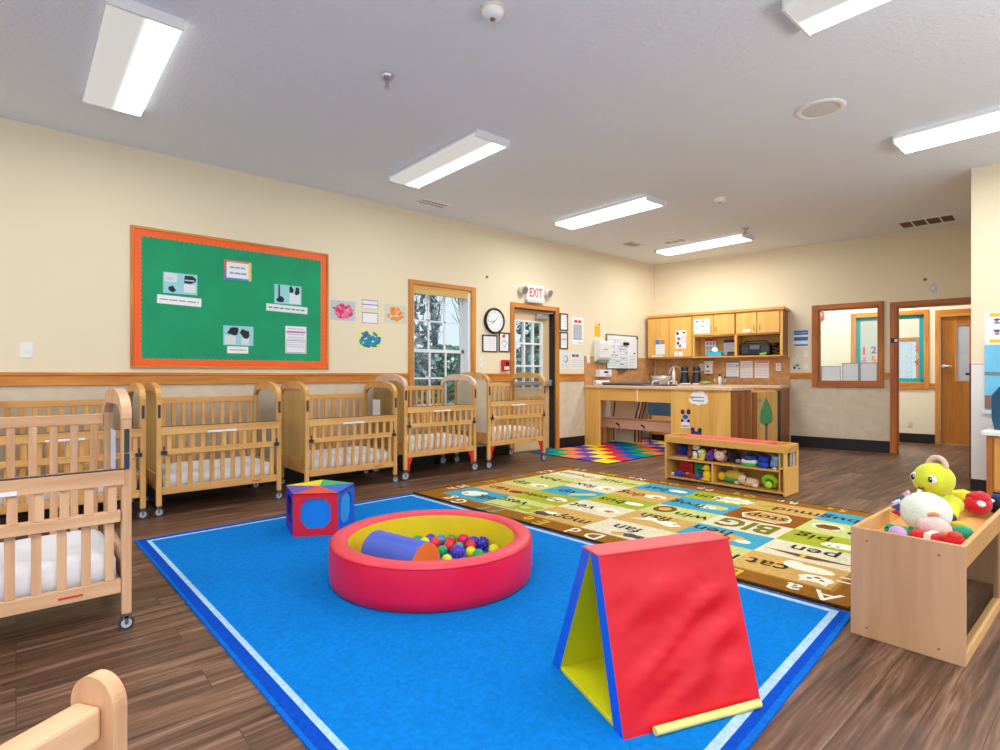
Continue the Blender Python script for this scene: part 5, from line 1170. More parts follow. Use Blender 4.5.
# ------------------------------------------------------------------ folding mat tent
t = thing('folding_mat', 'red and blue folding mat standing as a tent on the blue rug', 'play mat', (-1.087, 1.669, .0092), -math.atan(.34 / .94))
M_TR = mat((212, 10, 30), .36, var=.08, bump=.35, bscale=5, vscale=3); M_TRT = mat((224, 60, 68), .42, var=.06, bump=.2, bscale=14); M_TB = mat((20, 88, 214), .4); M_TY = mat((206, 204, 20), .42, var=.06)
def slabmat(name, xb0, xb1, xt0, xt1, zt, outer, mats, wr):
    # cross-section quad in xz, extruded along y with a wrinkled outer face
    b = MB(); y0, y1 = -.265, .265; nu, nv = 22, 26
    for side, (pb, pt), m_ in ((0, (xb1, xt1), mats[0]), (1, (xb0, xt0), mats[1])):
        vs = []; fs = []
        for i in range(nu + 1):
            for j in range(nv + 1):
                f = i / nu; y = y0 + (y1 - y0) * j / nv; x = pb + (pt - pb) * f; z = zt * f
                e = min(1, 4 * min(f, 1 - f)) * min(1, 5 * min(j, nv - j) / nv)
                if side == (0 if outer > 0 else 1):
                    x += outer * wr * e * (mnoise.noise(Vector((y * 2.5 + f * 1.0, f * 8 - y * 6.5, 2.2))) + .6 * mnoise.noise(Vector((y * 4 + f * 2, f * 17 - y * 14, 5))))
                vs.append((x, y, z))
        for i in range(nu):
            for j in range(nv):
                a = i * (nv + 1) + j; q = (a, a + nv + 1, a + nv + 2, a + 1)
                fs.append(q[::-1] if side == 0 else q)
        b.add(vs, fs, m_, True)
    for y in (y0, y1):
        b.add([(xb0, y, 0), (xb1, y, 0), (xt1, y, zt), (xt0, y, zt)], [(0, 1, 2, 3)], M_TB)
    b.add([(xb0, y0, 0), (xb1, y0, 0), (xb1, y1, 0), (xb0, y1, 0)], [(0, 1, 2, 3)], M_TB)
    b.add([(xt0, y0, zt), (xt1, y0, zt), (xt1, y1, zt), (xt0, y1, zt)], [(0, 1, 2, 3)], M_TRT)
    return b.build(name, t)
o_ = slabmat('front_panel', .13, .185, -.008, .042, .50, 1, (M_TR, M_TY), .021); o_['label'] = 'red front panel with blue edges'
o_ = slabmat('back_panel', -.285, -.23, -.058, -.0095, .50, -1, (M_TY, M_TR), .006); o_['label'] = 'back panel, yellow inside with blue edges'
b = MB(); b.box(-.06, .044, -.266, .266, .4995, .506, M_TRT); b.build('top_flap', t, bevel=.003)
b = MB(); b.box(-.225, .125, -.262, .262, .0, .018, M_TY); b.build('base_panel', t, bevel=.004, label='yellow base panel on the floor')
b = MB(); b.cyl((.2, -.165, .013), (.203, .24, .013), .013, mat((232, 226, 120), .45), 16); b.build('base_flap', t, label='pale yellow rolled flap at the front foot')

# ------------------------------------------------------------------ low toy shelf
ssx, ssy = -3.295, 5.165
SR = math.atan2(.03, 1.2)
t = thing('toy_shelf', 'long low maple toy shelf with a red mat recessed in its top', 'shelf', (ssx, ssy, 0), SR)
SL, SD, SH = 1.21, .31, .455
b = MB()
b.box(0, .02, 0, SD, 0, SH - .03, M_CAB_Z); b.build('side_panel', t, bevel=.002)
b = MB(); b.box(SL - .02, SL, 0, .03, 0, SH - .03, M_CAB_Z); b.box(SL - .02, SL, SD - .03, SD, 0, SH - .03, M_CAB_Z); b.box(SL - .055, SL - .02, .012, SD - .012, .235, .25, M_CAB_Z); b.box(SL - .02, SL, .03, SD - .03, 0, .25, M_CAB_Z); b.box(SL - .02, SL, .03, SD - .03, .385, SH - .03, M_CAB_Z); b.box(SL - .02, SL, .145, .155, .25, .385, M_CAB_Z)
b.build('side_panel', t, bevel=.002)
b = MB(); b.box(SL - .062, SL - .055, .012, SD - .012, .032, .40, M_CAB_Z); b.build('pocket_back', t)
b = MB(); b.box(.02, SL - .02, SD - .012, SD, .02, SH - .05, M_CAB_X); b.build('back_panel', t)
b = MB(); b.box(.02, SL - .02, 0.005, SD - .012, .015, .032, M_CAB_X); b.build('bottom_board', t, bevel=.003)
b = MB(); b.box(.02, SL - .062, 0.005, SD - .012, .21, .226, M_CAB_X); b.build('middle_shelf', t, bevel=.003)
b = MB(); b.box(.51, .528, .01, SD - .012, .032, .21, M_CAB_Z); b.build('divider', t)
b = MB(); b.box(.0, SL, 0.0, SD, .395, .412, M_CAB_X); b.box(0, SL, -.006, .022, .385, SH, M_CAB_X); b.box(0, SL, SD - .022, SD, .412, SH, M_CAB_X); b.box(0, .022, .022, SD - .022, .412, SH, M_CAB_X); b.box(SL - .022, SL, .022, SD - .022, .412, SH, M_CAB_X); b.build('top_tray', t, bevel=.003)
def S(x, y, z):
    return (ssx + x * math.cos(SR) - y * math.sin(SR), ssy + x * math.sin(SR) + y * math.cos(SR), z)
b = MB(); b.box(-.43, .43, -.115, .115, 0, .045, mat((228, 52, 60), .45, var=.08)); b.build('red_mat', None, S(.6, .155, .4125), SR, bevel=.008, label='long red padded mat lying in the shelf top', category='mat')
for k, (c, y, w_) in enumerate((((120, 140, 60), .055, .022), ((226, 226, 220), .082, .014), ((30, 110, 120), .105, .02), ((130, 40, 50), .19, .03), ((60, 140, 210), .225, .022), ((220, 220, 230), .255, .016))):
    t = thing('board_book', ['olive', 'white', 'teal', 'maroon', 'sky blue', 'pale grey'][k] + ' board book in the end pocket of the toy shelf', 'book', S(SL - .036, y, .2525), SR, 'board books in the shelf end pocket')
    b = MB(); b.box(-.016, .016, -w_ / 2, w_ / 2, 0, .12, M_PAPER); b.build('pages', t)
    b = MB(); b.box(-.016, .0162, -w_ / 2 - .001, -w_ / 2, -.001, .122, mat(c, .5)); b.box(-.016, .0162, w_ / 2, w_ / 2 + .001, -.001, .122, mat(c, .5)); b.box(.0161, .0172, -w_ / 2, w_ / 2, -.001, .122, mat(c, .5)); b.build('cover', t)
EYE_W, EYE_B = mat((240, 240, 240), .3), mat((14, 14, 18), .2)
def plush(name, label, cat, loc, rz, parts, group=None):
    t = thing(name, label, cat, loc, rz, group)
    top_ = max(q[1][2] + (q[2][2] if isinstance(q[2], tuple) else q[2]) for q in parts)
    k_ = min(1.16, .158 / top_) if loc[1] > 4.5 else 1.0
    up = .004 if loc[1] < 4.5 else .001
    parts = [(q[0], (q[1][0] * k_, q[1][1] * k_, q[1][2] * k_ + up), tuple(v * k_ for v in (q[2] if isinstance(q[2], tuple) else (q[2],) * 3))) + tuple(q[3:]) for q in parts]
    for q in parts:
        nm, c, r, col = q[:4]; nz = q[4] if len(q) > 4 else .12
        b = MB(); b.sph(c, r, mat(col, .85, bump=.4, bscale=120, var=.1, vscale=20, spec=.15, sheen=.2), 22, 14, nz, 3.0); b.build(nm, t)
    return t
def cloth(name, label, cat, loc, rz, layers):
    t = thing(name, label, cat, loc, rz)
    z = 0
    for i, (rx, ry, h, col) in enumerate(layers):
        b = MB(); nx = 20; vs = []; fs = []
        top = []
        for a in range(nx):
            th_ = 2 * PI * a / nx; k = 1 + .25 * mnoise.noise(Vector((math.cos(th_) * 1.6 + i * 3.3 + loc[0] * 9, math.sin(th_) * 1.6, i * 2.0)))
            top.append((rx * k * math.cos(th_), ry * k * math.sin(th_)))
        rings = [(1, 0), (1.06, h * .4), (.95, h * .85), (.6, h * 1.1), (.25, h * .95)]
        for s_, zz in rings:
            for a, (x, y) in enumerate(top): vs.append((x * s_, y * s_, z + zz + (.25 * h * mnoise.noise(Vector((x * 40, y * 40, i + zz * 30))) if zz else 0)))
        for r_ in range(len(rings) - 1):
            for a in range(nx): fs.append((r_ * nx + a, r_ * nx + (a + 1) % nx, (r_ + 1) * nx + (a + 1) % nx, (r_ + 1) * nx + a))
        fs.append(tuple((len(rings) - 1) * nx + a for a in range(nx))); fs.append(tuple(range(nx - 1, -1, -1)))
        b.add(vs, fs, mat(col, .85, bump=.3, bscale=60, var=.1, vscale=16), True); b.build('fold', t); z += h * .9
    return t
zU, zL = .2265, .0325
eyes = lambda x, y, z, d=.018, r=.008: [('eye', (x - d, y, z), r, (16, 16, 20), 0), ('eye', (x + d, y, z), r, (16, 16, 20), 0)]
plush('plush_toy', 'dark blue plush ball at the left end of the upper toy shelf', 'plush toy', S(.13, .16, zU), 0, [('body', (0, 0, .06), .058, (24, 40, 130)), ('ear', (-.03, -.02, .11), .02, (24, 40, 130))])
t = thing('cloth_book', 'flat mint green cloth book lying open at the shelf left end', 'book', S(.14, .06, zU), .3); b = MB(); b.box(-.09, .09, -.05, .05, 0, .012, mat((120, 200, 170), .8)); b.build('cover', t, bevel=.004); b = MB(); b.box(-.085, .085, -.045, .045, .0122, .024, mat((206, 80, 60), .8)); b.build('page', t, bevel=.004)
plush('plush_bear', 'brown plush bear with a tall head on the upper shelf', 'plush toy', S(.235, .13, zU), 0, [('body', (0, 0, .045), (.045, .04, .045), (150, 84, 60)), ('head', (0, -.01, .115), .034, (160, 92, 62)), ('ear', (-.03, 0, .145), .014, (140, 76, 54)), ('ear', (.03, 0, .145), .014, (140, 76, 54))] + eyes(0, -.045, .12, .012, .005))
plush('plush_penguin', 'black and white plush penguin with yellow feet on the upper shelf', 'plush toy', S(.31, .09, zU), 0, [('body', (0, 0, .055), (.04, .035, .055), (24, 24, 28)), ('belly', (0, -.015, .05), (.03, .026, .042), (236, 236, 234)), ('head', (0, -.004, .125), .034, (236, 236, 238)), ('beak', (0, -.04, .12), .01, (240, 180, 40)), ('foot', (-.02, -.03, .01), (.018, .02, .01), (240, 190, 40)), ('foot', (.02, -.03, .01), (.018, .02, .01), (240, 190, 40))] + eyes(0, -.036, .13, .012, .005))
plush('plush_owl', 'lime plush owl with white eyes beside the penguin', 'plush toy', S(.385, .07, zU), 0, [('body', (0, 0, .05), (.035, .03, .05), (206, 210, 90)), ('eye', (-.014, -.028, .075), .013, (240, 240, 236), 0), ('eye', (.014, -.028, .075), .013, (240, 240, 236), 0), ('foot', (0, -.025, .01), (.03, .016, .01), (230, 200, 60))])
plush('plush_toy', 'violet round plush beside the lime owl', 'plush toy', S(.465, .08, zU), 0, [('body', (0, 0, .045), (.04, .036, .045), (104, 50, 150)), ('nose', (0, -.036, .045), .014, (60, 60, 190)), ('ear', (.02, 0, .09), .016, (104, 50, 150))])
plush('plush_toy', 'maroon plush toy at the back of the upper shelf', 'plush toy', S(.415, .2, zU), 0, [('body', (0, 0, .07), (.06, .05, .07), (92, 24, 28)), ('arm', (.05, -.02, .08), (.02, .02, .02), (120, 30, 34))])
plush('plush_bear', 'beige plush bear face in the middle of the upper shelf', 'plush toy', S(.572, .072, zU), 0, [('body', (0, .02, .04), (.05, .04, .04), (150, 110, 90)), ('head', (0, -.015, .058), (.045, .036, .042), (226, 190, 160)), ('ear', (-.04, 0, .095), .016, (190, 130, 110)), ('ear', (.04, 0, .095), .016, (190, 130, 110)), ('muzzle', (0, -.048, .05), (.016, .01, .012), (240, 216, 196))] + eyes(0, -.05, .07, .015, .005))
plush('plush_toy', 'purple and red knitted plush behind the beige bear', 'plush toy', S(.57, .21, zU), 0, [('body', (0, 0, .06), (.05, .05, .06), (96, 50, 130)), ('hat', (.0, 0, .12), (.035, .03, .03), (170, 40, 50))])
plush('plush_cat', 'black plush cat in the middle of the upper shelf', 'plush toy', S(.69, .13, zU), 0, [('body', (0, 0, .06), (.06, .055, .06), (18, 18, 22)), ('head', (-.02, -.03, .115), .036, (22, 22, 26)), ('ear', (-.042, -.03, .148), .012, (18, 18, 22)), ('ear', (0, -.03, .148), .012, (18, 18, 22)), ('tail', (.05, -.03, .03), (.03, .02, .02), (150, 150, 150))])
cloth('folded_blanket', 'white blanket edged with green on the upper shelf', 'blanket', S(.85, .10, zU), .1, [(.075, .07, .03, (60, 170, 60)), (.07, .062, .035, (226, 232, 240)), (.07, .06, .04, (40, 60, 110))])
cloth('folded_cloth', 'teal and rust bundle of cloth behind the white blanket', 'cloth', S(.84, .24, zU), 0, [(.1, .045, .06, (30, 100, 150)), (.08, .04, .05, (30, 120, 150)), (.04, .03, .03, (180, 60, 50))])
cloth('cloth_bundle', 'royal blue cloth bundle on the upper shelf', 'cloth', S(.988, .09, zU), .2, [(.046, .07, .06, (16, 70, 190)), (.055, .06, .05, (20, 50, 160))])
cloth('patterned_cloth', 'blue and white patterned cloth at the right of the upper shelf', 'cloth', S(1.092, .12, zU), .1, [(.036, .08, .02, (230, 234, 240)), (.05, .08, .06, (110, 140, 180)), (.04, .06, .045, (150, 176, 206))])
def soft_block(name, label, loc, rz, s, c, c2):
    t = thing(name, label, 'soft block', loc, rz); b = MB(); b.box(-s[0] / 2, s[0] / 2, -s[1] / 2, s[1] / 2, 0, s[2], mat(c, .7, var=.08)); b.build('cover', t, bevel=.012, seg=3)
    b = MB(); b.box(-s[0] * .3, s[0] * .3, -s[1] / 2 - .002, -s[1] / 2 + .001, s[2] * .5, s[2] * .62, mat(c2, .7)); b.box(-s[0] * .2, s[0] * .2, -s[1] / 2 - .002, -s[1] / 2 + .001, s[2] * .3, s[2] * .4, mat(c2, .7)); b.build('patch', t)
soft_block('soft_block', 'dark red cloth block on the lower shelf', S(.185, .17, zL), 0, (.16, .13, .155), (176, 20, 26), (130, 12, 18))
soft_block('soft_block', 'green cloth block with dark lettering patch on the lower shelf', S(.345, .17, zL), 0, (.14, .12, .155), (30, 150, 80), (16, 80, 48))
plush('plush_duck', 'bright yellow plush duck in the lower left cubby', 'plush toy', S(.452, .05, zL), -.2, [('body', (0, 0, .05), (.042, .04, .05), (244, 206, 20)), ('head', (-.01, 0, .118), .032, (240, 190, 20)), ('hat_brim', (-.01, -.01, .108), (.045, .04, .008), (236, 176, 10), 0), ('foot', (.0, -.03, .012), (.05, .03, .012), (230, 190, 20))])
plush('plush_toy', 'green plush dinosaur behind the yellow duck', 'plush toy', S(.47, .2, zL), 0, [('body', (0, 0, .05), (.03, .05, .05), (30, 130, 60)), ('head', (0, -.03, .11), .026, (30, 140, 66))])
plush('rattle_toy', 'blue and white rattle lying in front of the red block', 'toy', S(.145, .045, zL), .1, [('body', (0, 0, .022), (.05, .025, .022), (30, 60, 190)), ('end', (-.06, -.005, .018), .016, (230, 230, 234)), ('end', (.055, .005, .018), .016, (110, 60, 60))])
plush('rattle_toy', 'red and brown rattle in front of the green block', 'toy', S(.27, .04, zL), -.1, [('body', (0, 0, .024), (.036, .025, .024), (140, 40, 30)), ('ring', (-.02, -.015, .04), (.02, .012, .012), (220, 120, 70)), ('end', (.036, 0, .018), .014, (190, 40, 40))])
plush('rattle_toy', 'purple rattle with a blue end between duck and green block', 'toy', S(.35, .03, zL), .2, [('body', (0, 0, .02), (.03, .02, .02), (120, 60, 150)), ('end', (.02, .01, .035), .016, (40, 60, 190))])
plush('plush_turtle', 'yellow and green plush turtle in the lower right cubby', 'plush toy', S(.66, .13, zL), 0, [('body', (0, 0, .03), (.09, .06, .03), (60, 150, 50)), ('shell', (.03, 0, .065), (.085, .055, .045), (206, 176, 50)), ('head', (-.07, -.03, .05), .036, (226, 180, 20)), ('fin', (.07, -.04, .015), (.03, .015, .014), (220, 220, 226))])
plush('plush_mouse', 'grey and white plush mouse at the back of the lower right cubby', 'plush toy', S(.66, .25, zL), 0, [('body', (0, 0, .045), (.04, .03, .045), (60, 60, 70)), ('head', (0, -.02, .11), (.03, .03, .02), (226, 226, 230))])
plush('plush_dog', 'beige plush dog lying in the lower right cubby', 'plush toy', S(.86, .07, zL), .2, [('body', (0, 0, .035), (.075, .045, .035), (222, 184, 150)), ('head', (-.05, -.02, .055), (.035, .03, .035), (226, 196, 166)), ('ear', (-.075, -.02, .05), (.012, .012, .026), (150, 90, 60)), ('ear', (-.025, -.03, .05), (.012, .012, .026), (150, 90, 60)), ('paw', (.05, -.035, .016), (.026, .016, .015), (232, 206, 180))])
t = thing('plush_caterpillar', 'lime green coiled plush caterpillar at the right of the lower shelf', 'plush toy', S(1.04, .08, zL + .006), 0)
b = MB(); b.tube([(.055 * math.cos(a * .5), .015 - .02 * math.sin(a * .5), .065 + .045 * math.sin(a * .5)) for a in range(13)], .024, mat((150, 210, 30), .8), 12); b.build('body', t); b = MB(); b.sph((0, -.02, .036), .034, mat((176, 226, 40), .8), 16, 10); b.build('head', t); b = MB(); b.sph((0, -.0, .07), .02, mat((60, 110, 30), .8), 12, 8); b.build('belly', t)

# ------------------------------------------------------------------ box with plush toys on top (right)
bx0, bx1, by0, by1, bh = -.807, -.428, 2.668, 3.86, .45
t = thing('display_box', 'open plywood toddler box with a tray top at right', 'toy box', (bx0, by0, 0))
Wb, Lb = bx1 - bx0, by1 - by0
b = MB(); b.box(0, Wb, 0, .018, 0, bh, M_BOX)
for x in (.06, Wb - .08):
    for z in (.04, .40): b.cyl((x, .001, z), (x, -.0008, z), .005, mat((140, 100, 70), .5), 10)
b.build('near_end_panel', t, bevel=.002)
b = MB(); b.box(0, Wb, Lb - .018, Lb, 0, bh, M_BOX); b.build('far_end_panel', t, bevel=.002)
b = MB(); b.box(Wb - .028, Wb - .004, .80, .86, .045, .365, M_BOX); b.build('upright', t, bevel=.002)
b = MB(); b.box(0.0, .018, .018, Lb - .018, .34, bh, M_BOXY); b.box(Wb - .018, Wb, .018, Lb - .018, .365, bh, M_BOXY); b.box(0, .018, .018, Lb - .018, 0, .06, M_BOXY); b.box(Wb - .03, Wb, .018, Lb - .018, 0, .045, M_BOXY); b.build('side_rail', t, bevel=.002)
b = MB(); b.box(.018, Wb - .018, .018, Lb - .018, .365, .382, wood((240, 186, 108), (222, 160, 80), 'y')); b.build('tray_board', t)
b = MB(); b.box(Wb - .014, Wb - .010, .018, Lb - .018, .045, .365, M_ACRYL); b.build('clear_side', t, label='clear acrylic side')
b = MB(); b.box(.006, .010, .018, Lb - .018, .06, .34, M_ACRYL); b.build('clear_side', t, label='clear acrylic side')
zt = .3825
LY = (210, 216, 52)
t = plush('plush_octopus', 'big yellow-green plush with a smiling face and a pink top loop', 'plush toy', (-.665, 3.50, zt), -.38, [('body', (.01, .02, .055), (.082, .075, .055), (200, 206, 50), .05), ('head', (-.02, -.01, .175), (.088, .09, .085), LY, .02)])
for ax_ in (-.045, .04):
    ex_ = -.02 + ax_; ez_ = .19; yv = -.01 - .09 * math.sqrt(max(0, 1 - (ax_ / .088) ** 2 - (.015 / .085) ** 2)) + .006
    b = MB(); b.sph((ex_, yv, ez_), (.021, .010, .024), EYE_W, 16, 10); e = b.build('eye', t)
    b = MB(); b.sph((ex_ - .003, yv - .007, ez_), (.012, .006, .015), EYE_B, 12, 8); b.build('pupil', e); b = MB(); b.sph((ex_ + .002, yv - .0125, ez_ + .005), .0035, EYE_W, 8, 6); b.build('glint', e)
b = MB(); b.tube([(-.075 + .0 * k, 0, .0) for k in ()] or [(-.01 + .042 * math.cos(PI - PI * k / 12), .0, .248 + .045 * math.sin(PI * k / 12)) for k in range(13)], .012, mat((222, 186, 170), .8), 12); b.build('top_loop', t, label='pale pink fabric loop')
b = MB(); b.tube([(-.035, -.096, .145), (-.025, -.098, .138), (-.01, -.096, .143)], .005, mat((120, 70, 30), .6), 8); b.build('mouth', t)
b = MB(); b.tube([(.06, -.0, .06), (.09, -.05, .055), (.125, -.11, .045), (.15, -.15, .04)], [.03, .03, .027, .024], mat((232, 214, 40), .85, bump=.4, bscale=120), 14)
arm = b.build('arm', t); b = MB(); b.sph((.155, -.16, .038), (.022, .02, .02), mat((30, 60, 70), .8), 12, 8); b.build('cuff', arm)
t = plush('plush_ball', 'white fuzzy plush ball with coloured ribbon tags', 'plush toy', (-.635, 3.08, zt), 0, [('body', (0, 0, .088), (.098, .09, .088), (222, 232, 214), .05)])
for k, (c, a, z) in enumerate((((206, 40, 40), 200, .07), ((240, 240, 240), 190, .11), ((90, 110, 130), 178, .13), ((60, 70, 150), 205, .095), ((236, 180, 190), 165, .15), ((240, 240, 236), 120, .155))):
    a_ = R(a); r_ = .098 * math.sqrt(max(.1, 1 - ((z - .088) / .088) ** 2)); b = MB(); b.tube([(r_ * math.cos(a_) * .97, r_ * math.sin(a_) * .9, z), (r_ * math.cos(a_) * 1.25, r_ * math.sin(a_) * 1.15, z + .008), (r_ * math.cos(a_) * .97, r_ * math.sin(a_) * .9, z + .02)], .009, mat(c, .7), 8); b.build('ribbon_tag', t)
b = MB(); b.tube([(.03, -.086, .1), (.05, -.094, .11), (.065, -.084, .105)], .008, mat((240, 140, 100), .7), 8); b.build('tag_loop', t)
plush('plush_bird', 'pink dotted round plush in front of the white ball', 'plush toy', (-.572, 2.935, zt), 0, [('body', (0, 0, .05), (.06, .045, .05), (222, 190, 182), .06), ('beak', (.045, -.035, .05), (.012, .018, .01), (236, 160, 60)), ('wing', (-.05, 0, .06), (.02, .03, .03), (206, 170, 168))])
plush('plush_frog', 'small green plush frog at the near left of the tray', 'plush toy', (-.69, 2.885, zt), .3, [('body', (0, 0, .026), (.045, .032, .026), (20, 140, 80)), ('head', (-.028, -.02, .036), .024, (24, 150, 86)), ('leg', (.045, .0, .03), (.012, .012, .026), (18, 120, 70))] + eyes(-.03, -.036, .046, .011, .005))
plush('plush_ball', 'small lavender ball at the near edge of the tray', 'ball', (-.672, 2.80, zt), 0, [('body', (0, 0, .034), .034, (190, 150, 206), .02), ('stripe', (0, 0, .034), (.0345, .0345, .006), (206, 176, 220), 0)])
t = thing('soft_block', 'red cloth block with a white tag at the near edge of the tray', 'soft block', (-.585, 2.825, zt), -.2)
b = MB(); b.box(-.045, .045, -.035, .035, 0, .065, mat((206, 26, 34), .75, var=.1)); b.build('cover', t, bevel=.016, seg=3); b = MB(); b.box(.012, .035, -.037, .036, .02, .0665, mat((236, 230, 214), .75)); b.build('tag', t, bevel=.002)
plush('plush_car', 'red plush car near the right rail of the tray', 'plush toy', (-.498, 2.855, zt), -.1, [('body', (0, 0, .03), (.05, .03, .028), (206, 24, 32)), ('roof', (0.005, 0, .055), (.026, .022, .018), (214, 60, 50)), ('wheel', (-.028, -.028, .014), (.014, .008, .014), (240, 240, 236), 0), ('wheel', (.03, -.028, .014), (.014, .008, .014), (240, 240, 236), 0)])
plush('plush_fish', 'teal and yellow plush fish behind the red car', 'plush toy', (-.50, 3.05, zt), .2, [('body', (0, 0, .03), (.04, .028, .03), (50, 160, 120)), ('fin', (-.01, .02, .058), (.03, .012, .016), (232, 190, 40)), ('tail', (.0, .035, .03), (.016, .02, .02), (236, 150, 40))])
plush('plush_toy', 'big red plush with a folded body at the far side of the tray', 'plush toy', (-.536, 3.64, zt), .0, [('body', (0, 0, .056), (.056, .09, .05), (206, 20, 36), .12), ('head', (.0, .0, .085), (.048, .065, .035), (190, 16, 30), .2), ('patch', (.02, -.07, .07), (.02, .02, .016), (236, 236, 236))])
plush('plush_toy', 'black plush with white spots beside the big red plush', 'plush toy', (-.492, 3.765, zt), 0, [('body', (0, 0, .045), (.032, .04, .045), (22, 22, 30)), ('spot', (-.01, -.03, .065), (.018, .016, .012), (240, 240, 240)), ('ear', (0.01, 0, .085), (.02, .014, .014), (40, 60, 140))])
plush('plush_crab', 'orange plush crab at the far left corner of the tray', 'plush toy', (-.74, 3.36, zt), 0, [('body', (0, 0, .05), (.03, .03, .05), (232, 120, 30)), ('claw', (-.02, -.02, .095), (.016, .014, .01), (220, 70, 40)), ('claw', (.02, -.02, .095), (.016, .014, .01), (220, 70, 40))])
plush('plush_toy', 'small white felt leaf lying at the left of the tray', 'plush toy', (-.735, 3.0, zt), .4, [('body', (0, 0, .01), (.04, .02, .01), (232, 222, 206)), ('tip', (.035, .0, .012), (.014, .01, .008), (180, 190, 190))])
plush('plush_star', 'yellow plush star at the far end of the tray', 'plush toy', (-.62, 3.755, zt), 0, [('body', (0, 0, .05), (.06, .04, .05), (240, 222, 50), .2), ('point', (.06, 0, .07), (.03, .02, .016), (240, 222, 50)), ('point', (-.05, 0, .085), (.02, .02, .016), (240, 222, 50))])

# ------------------------------------------------------------------ outside: ground, trees, hedge
M_GR = mat((120, 116, 82), .95, bump=.5, bscale=3, var=.25, vscale=1)
b = MB(); b.box(-42, -5.9, -20, 45, -.35, -.25, M_GR); b.box(-5.9, 25, 14.5, 45, -.35, -.25, M_GR); b.build('ground', label='grassy ground outside the windows', **ST)
M_BARK = mat((74, 84, 96), .9, bump=.6, bscale=14, var=.3, vscale=5)
def branch(b, p, d, l, r, depth):
    pts = [Vector(p)]; rr = [r]; d = Vector(d).normalized()
    for k in range(4):
        d = (d + Vector((random.uniform(-.22, .22), random.uniform(-.22, .22), random.uniform(-.06, .2)))).normalized(); pts.append(pts[-1] + d * l / 4); rr.append(r * (1 - .16 * (k + 1)))
    b.tube(pts, rr, M_BARK, 6 if depth < 2 else 4, False)
    if depth < 3:
        for k in range(4 if depth else 7):
            i = random.randint(1 if depth else 1, 4); nd = (d + Vector((random.uniform(-1, 1), random.uniform(-1, 1), random.uniform(-.1, .6)))).normalized()
            branch(b, pts[i], nd, l * random.uniform(.45, .65), rr[i] * .55, depth + 1)
for k, (x, y, h, r, s) in enumerate(((-15.5, 11.2, 4.6, .13, 'bare tree seen through the sash window'), (-24, 17.2, 6.5, .2, 'tall bare tree farthest outside the sash window'), (-20, 19.6, 6, .17, 'bare tree seen through the exit door'))):
    b = MB(); branch(b, (0, 0, 0), (0, 0, 1), h, r, 0)
    b.build('bare_tree', None, (x, y, -.25), label=s, category='tree')
def leafy(name, label, loc, rx, ry, rz_, n, cols, ls=.16):
    b = MB(); ms = [mat(c, .8, var=.2, vscale=2) for c in cols]
    for k in range(n):
        a = random.uniform(0, 2 * PI); u = random.uniform(-.95, 1); q = math.sqrt(max(0, 1 - u * u)) * random.uniform(.75, 1.05)
        c = Vector((rx * q * math.cos(a), ry * q * math.sin(a), rz_ * (1 + u) * 1.0)); d1 = Vector((random.uniform(-1, 1), random.uniform(-1, 1), random.uniform(-1, 1))).normalized() * ls; d2 = d1.cross(Vector((random.uniform(-1, 1), random.uniform(-1, 1), random.uniform(-1, 1)))).normalized() * ls * .6
        b.add([c - d1, c + d2, c + d1, c - d2], [(0, 1, 2, 3)], ms[k % len(ms)])
    b.tube([(0, 0, 0), (0, 0, rz_ * 1.4)], [.12, .03], M_BARK, 6)
    b.build(name, None, loc, label=label, category='tree' if name.endswith('tree') else 'bush')
G1 = [(60, 112, 96), (46, 90, 84), (90, 140, 118), (110, 140, 128)]; G2 = [(90, 136, 76), (70, 116, 76), (124, 156, 90)]
leafy('evergreen_tree', 'dense blue-green evergreen at the left of the sash window', (-10.5, 6.55, -.25), .62, .62, 2.6, 1300, [(120, 140, 150), (100, 122, 136), (140, 160, 166), (80, 104, 116)], .09)
leafy('evergreen_tree', 'dark evergreen seen through the exit door glass', (-10.5, 9.9, -.25), .8, .8, 2.0, 1700, G1, .1)
leafy('evergreen_tree', 'green evergreen at the right of the exit door glass', (-14.5, 14.8, -.25), 1.0, 1.0, 1.6, 1700, G2 + G1, .12)
leafy('garden_bush', 'low green bush in the sash window view', (-11.8, 8.3, -.25), 1.0, .8, .68, 1500, G2 + G1, .1)
leafy('garden_bush', 'wide dark bush far behind the sash window', (-20.5, 14.4, -.25), 2.4, 2.4, 1.3, 2500, G1, .16)
leafy('garden_bush', 'small bush outside the far hall window', (-1.9, 17.2, -.25), 1.6, 1.0, .8, 1500, G1 + [(120, 150, 170)])

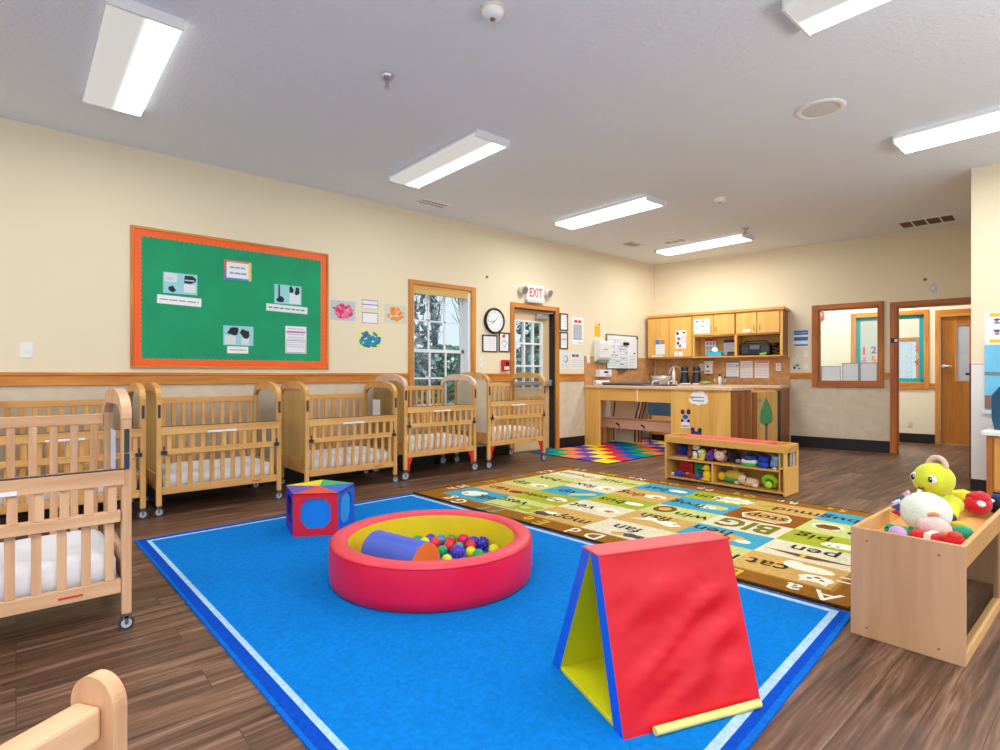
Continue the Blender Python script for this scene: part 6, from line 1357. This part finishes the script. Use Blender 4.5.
# ------------------------------------------------------------------ world, lamps, camera
wd = bpy.data.worlds.new('sky'); SC.world = wd; wd.use_nodes = True
bg = wd.node_tree.nodes['Background']; bg.inputs['Color'].default_value = (.80, .90, 1.0, 1); bg.inputs['Strength'].default_value = 1.25
def area(name, loc, sx, sy, power, rot=(0, 0, 0), col=(1, .98, .95)):
    l = bpy.data.lights.new(name, 'AREA'); l.shape = 'RECTANGLE'; l.size = sx; l.size_y = sy; l.energy = power; l.color = col
    o = bpy.data.objects.new(name, l); COL.objects.link(o); o.location = loc; o.rotation_euler = rot
for x, y in ((-4.1, -1.9), (-.6, .6), (-.6, -1.9), (2.6, .6), (2.6, 3.0), (2.6, 5.4)):
    area('unseen_ceiling_lamp', (x, y, CH - .1), 1.35, .35, 34)  # extra lamps standing in for ceiling fixtures out of view
l, _ = on('H', 2.6, CH - .06, .85); area('unseen_hall_lamp', l, 2.4, .4, 70, (0, 0, BA))  # added lamp, stand-in for an unseen hallway fixture
l, _ = on('F', 3.2, CH - .06, 1.4); area('unseen_far_room_lamp', l, 1.5, .6, 70, (0, 0, BA))  # added lamp, stand-in for an unseen fixture in the far room
for x, y in LIT: area('fluorescent_tubes', (x, y, CH - .075), 1.3, .3, 34 if y > 5 else 15)
area('added_ceiling_fill', (1.2, -1.6, 1.2), 1.6, 1.6, 120, (PI, 0, 0))  # added upward fill, out of view, to brighten the ceiling
area('added_ceiling_fill', (2.2, 3.2, 1.2), 1.6, 1.6, 120, (PI, 0, 0))  # second added upward fill for the ceiling
sn = bpy.data.lights.new('sun', 'SUN'); sn.energy = 3.0; sn.angle = R(3); so_ = bpy.data.objects.new('sun', sn); COL.objects.link(so_); so_.rotation_euler = (R(8), R(42), 0)
cam = bpy.data.cameras.new('camera'); co = bpy.data.objects.new('camera', cam); COL.objects.link(co)
cam.sensor_width = 36.0; cam.lens = 557.0 / 1000.0 * 36.0; cam.clip_start = .02; cam.clip_end = 200
co.location = (0, 0, 1.09); co.rotation_euler = (PI / 2, 0, math.atan(641 / 557.0))
SC.camera = co
SC.view_settings.view_transform = 'Standard'
SC.view_settings.look = 'None'
SC.view_settings.exposure = 0.05
SC.view_settings.gamma = 1.06
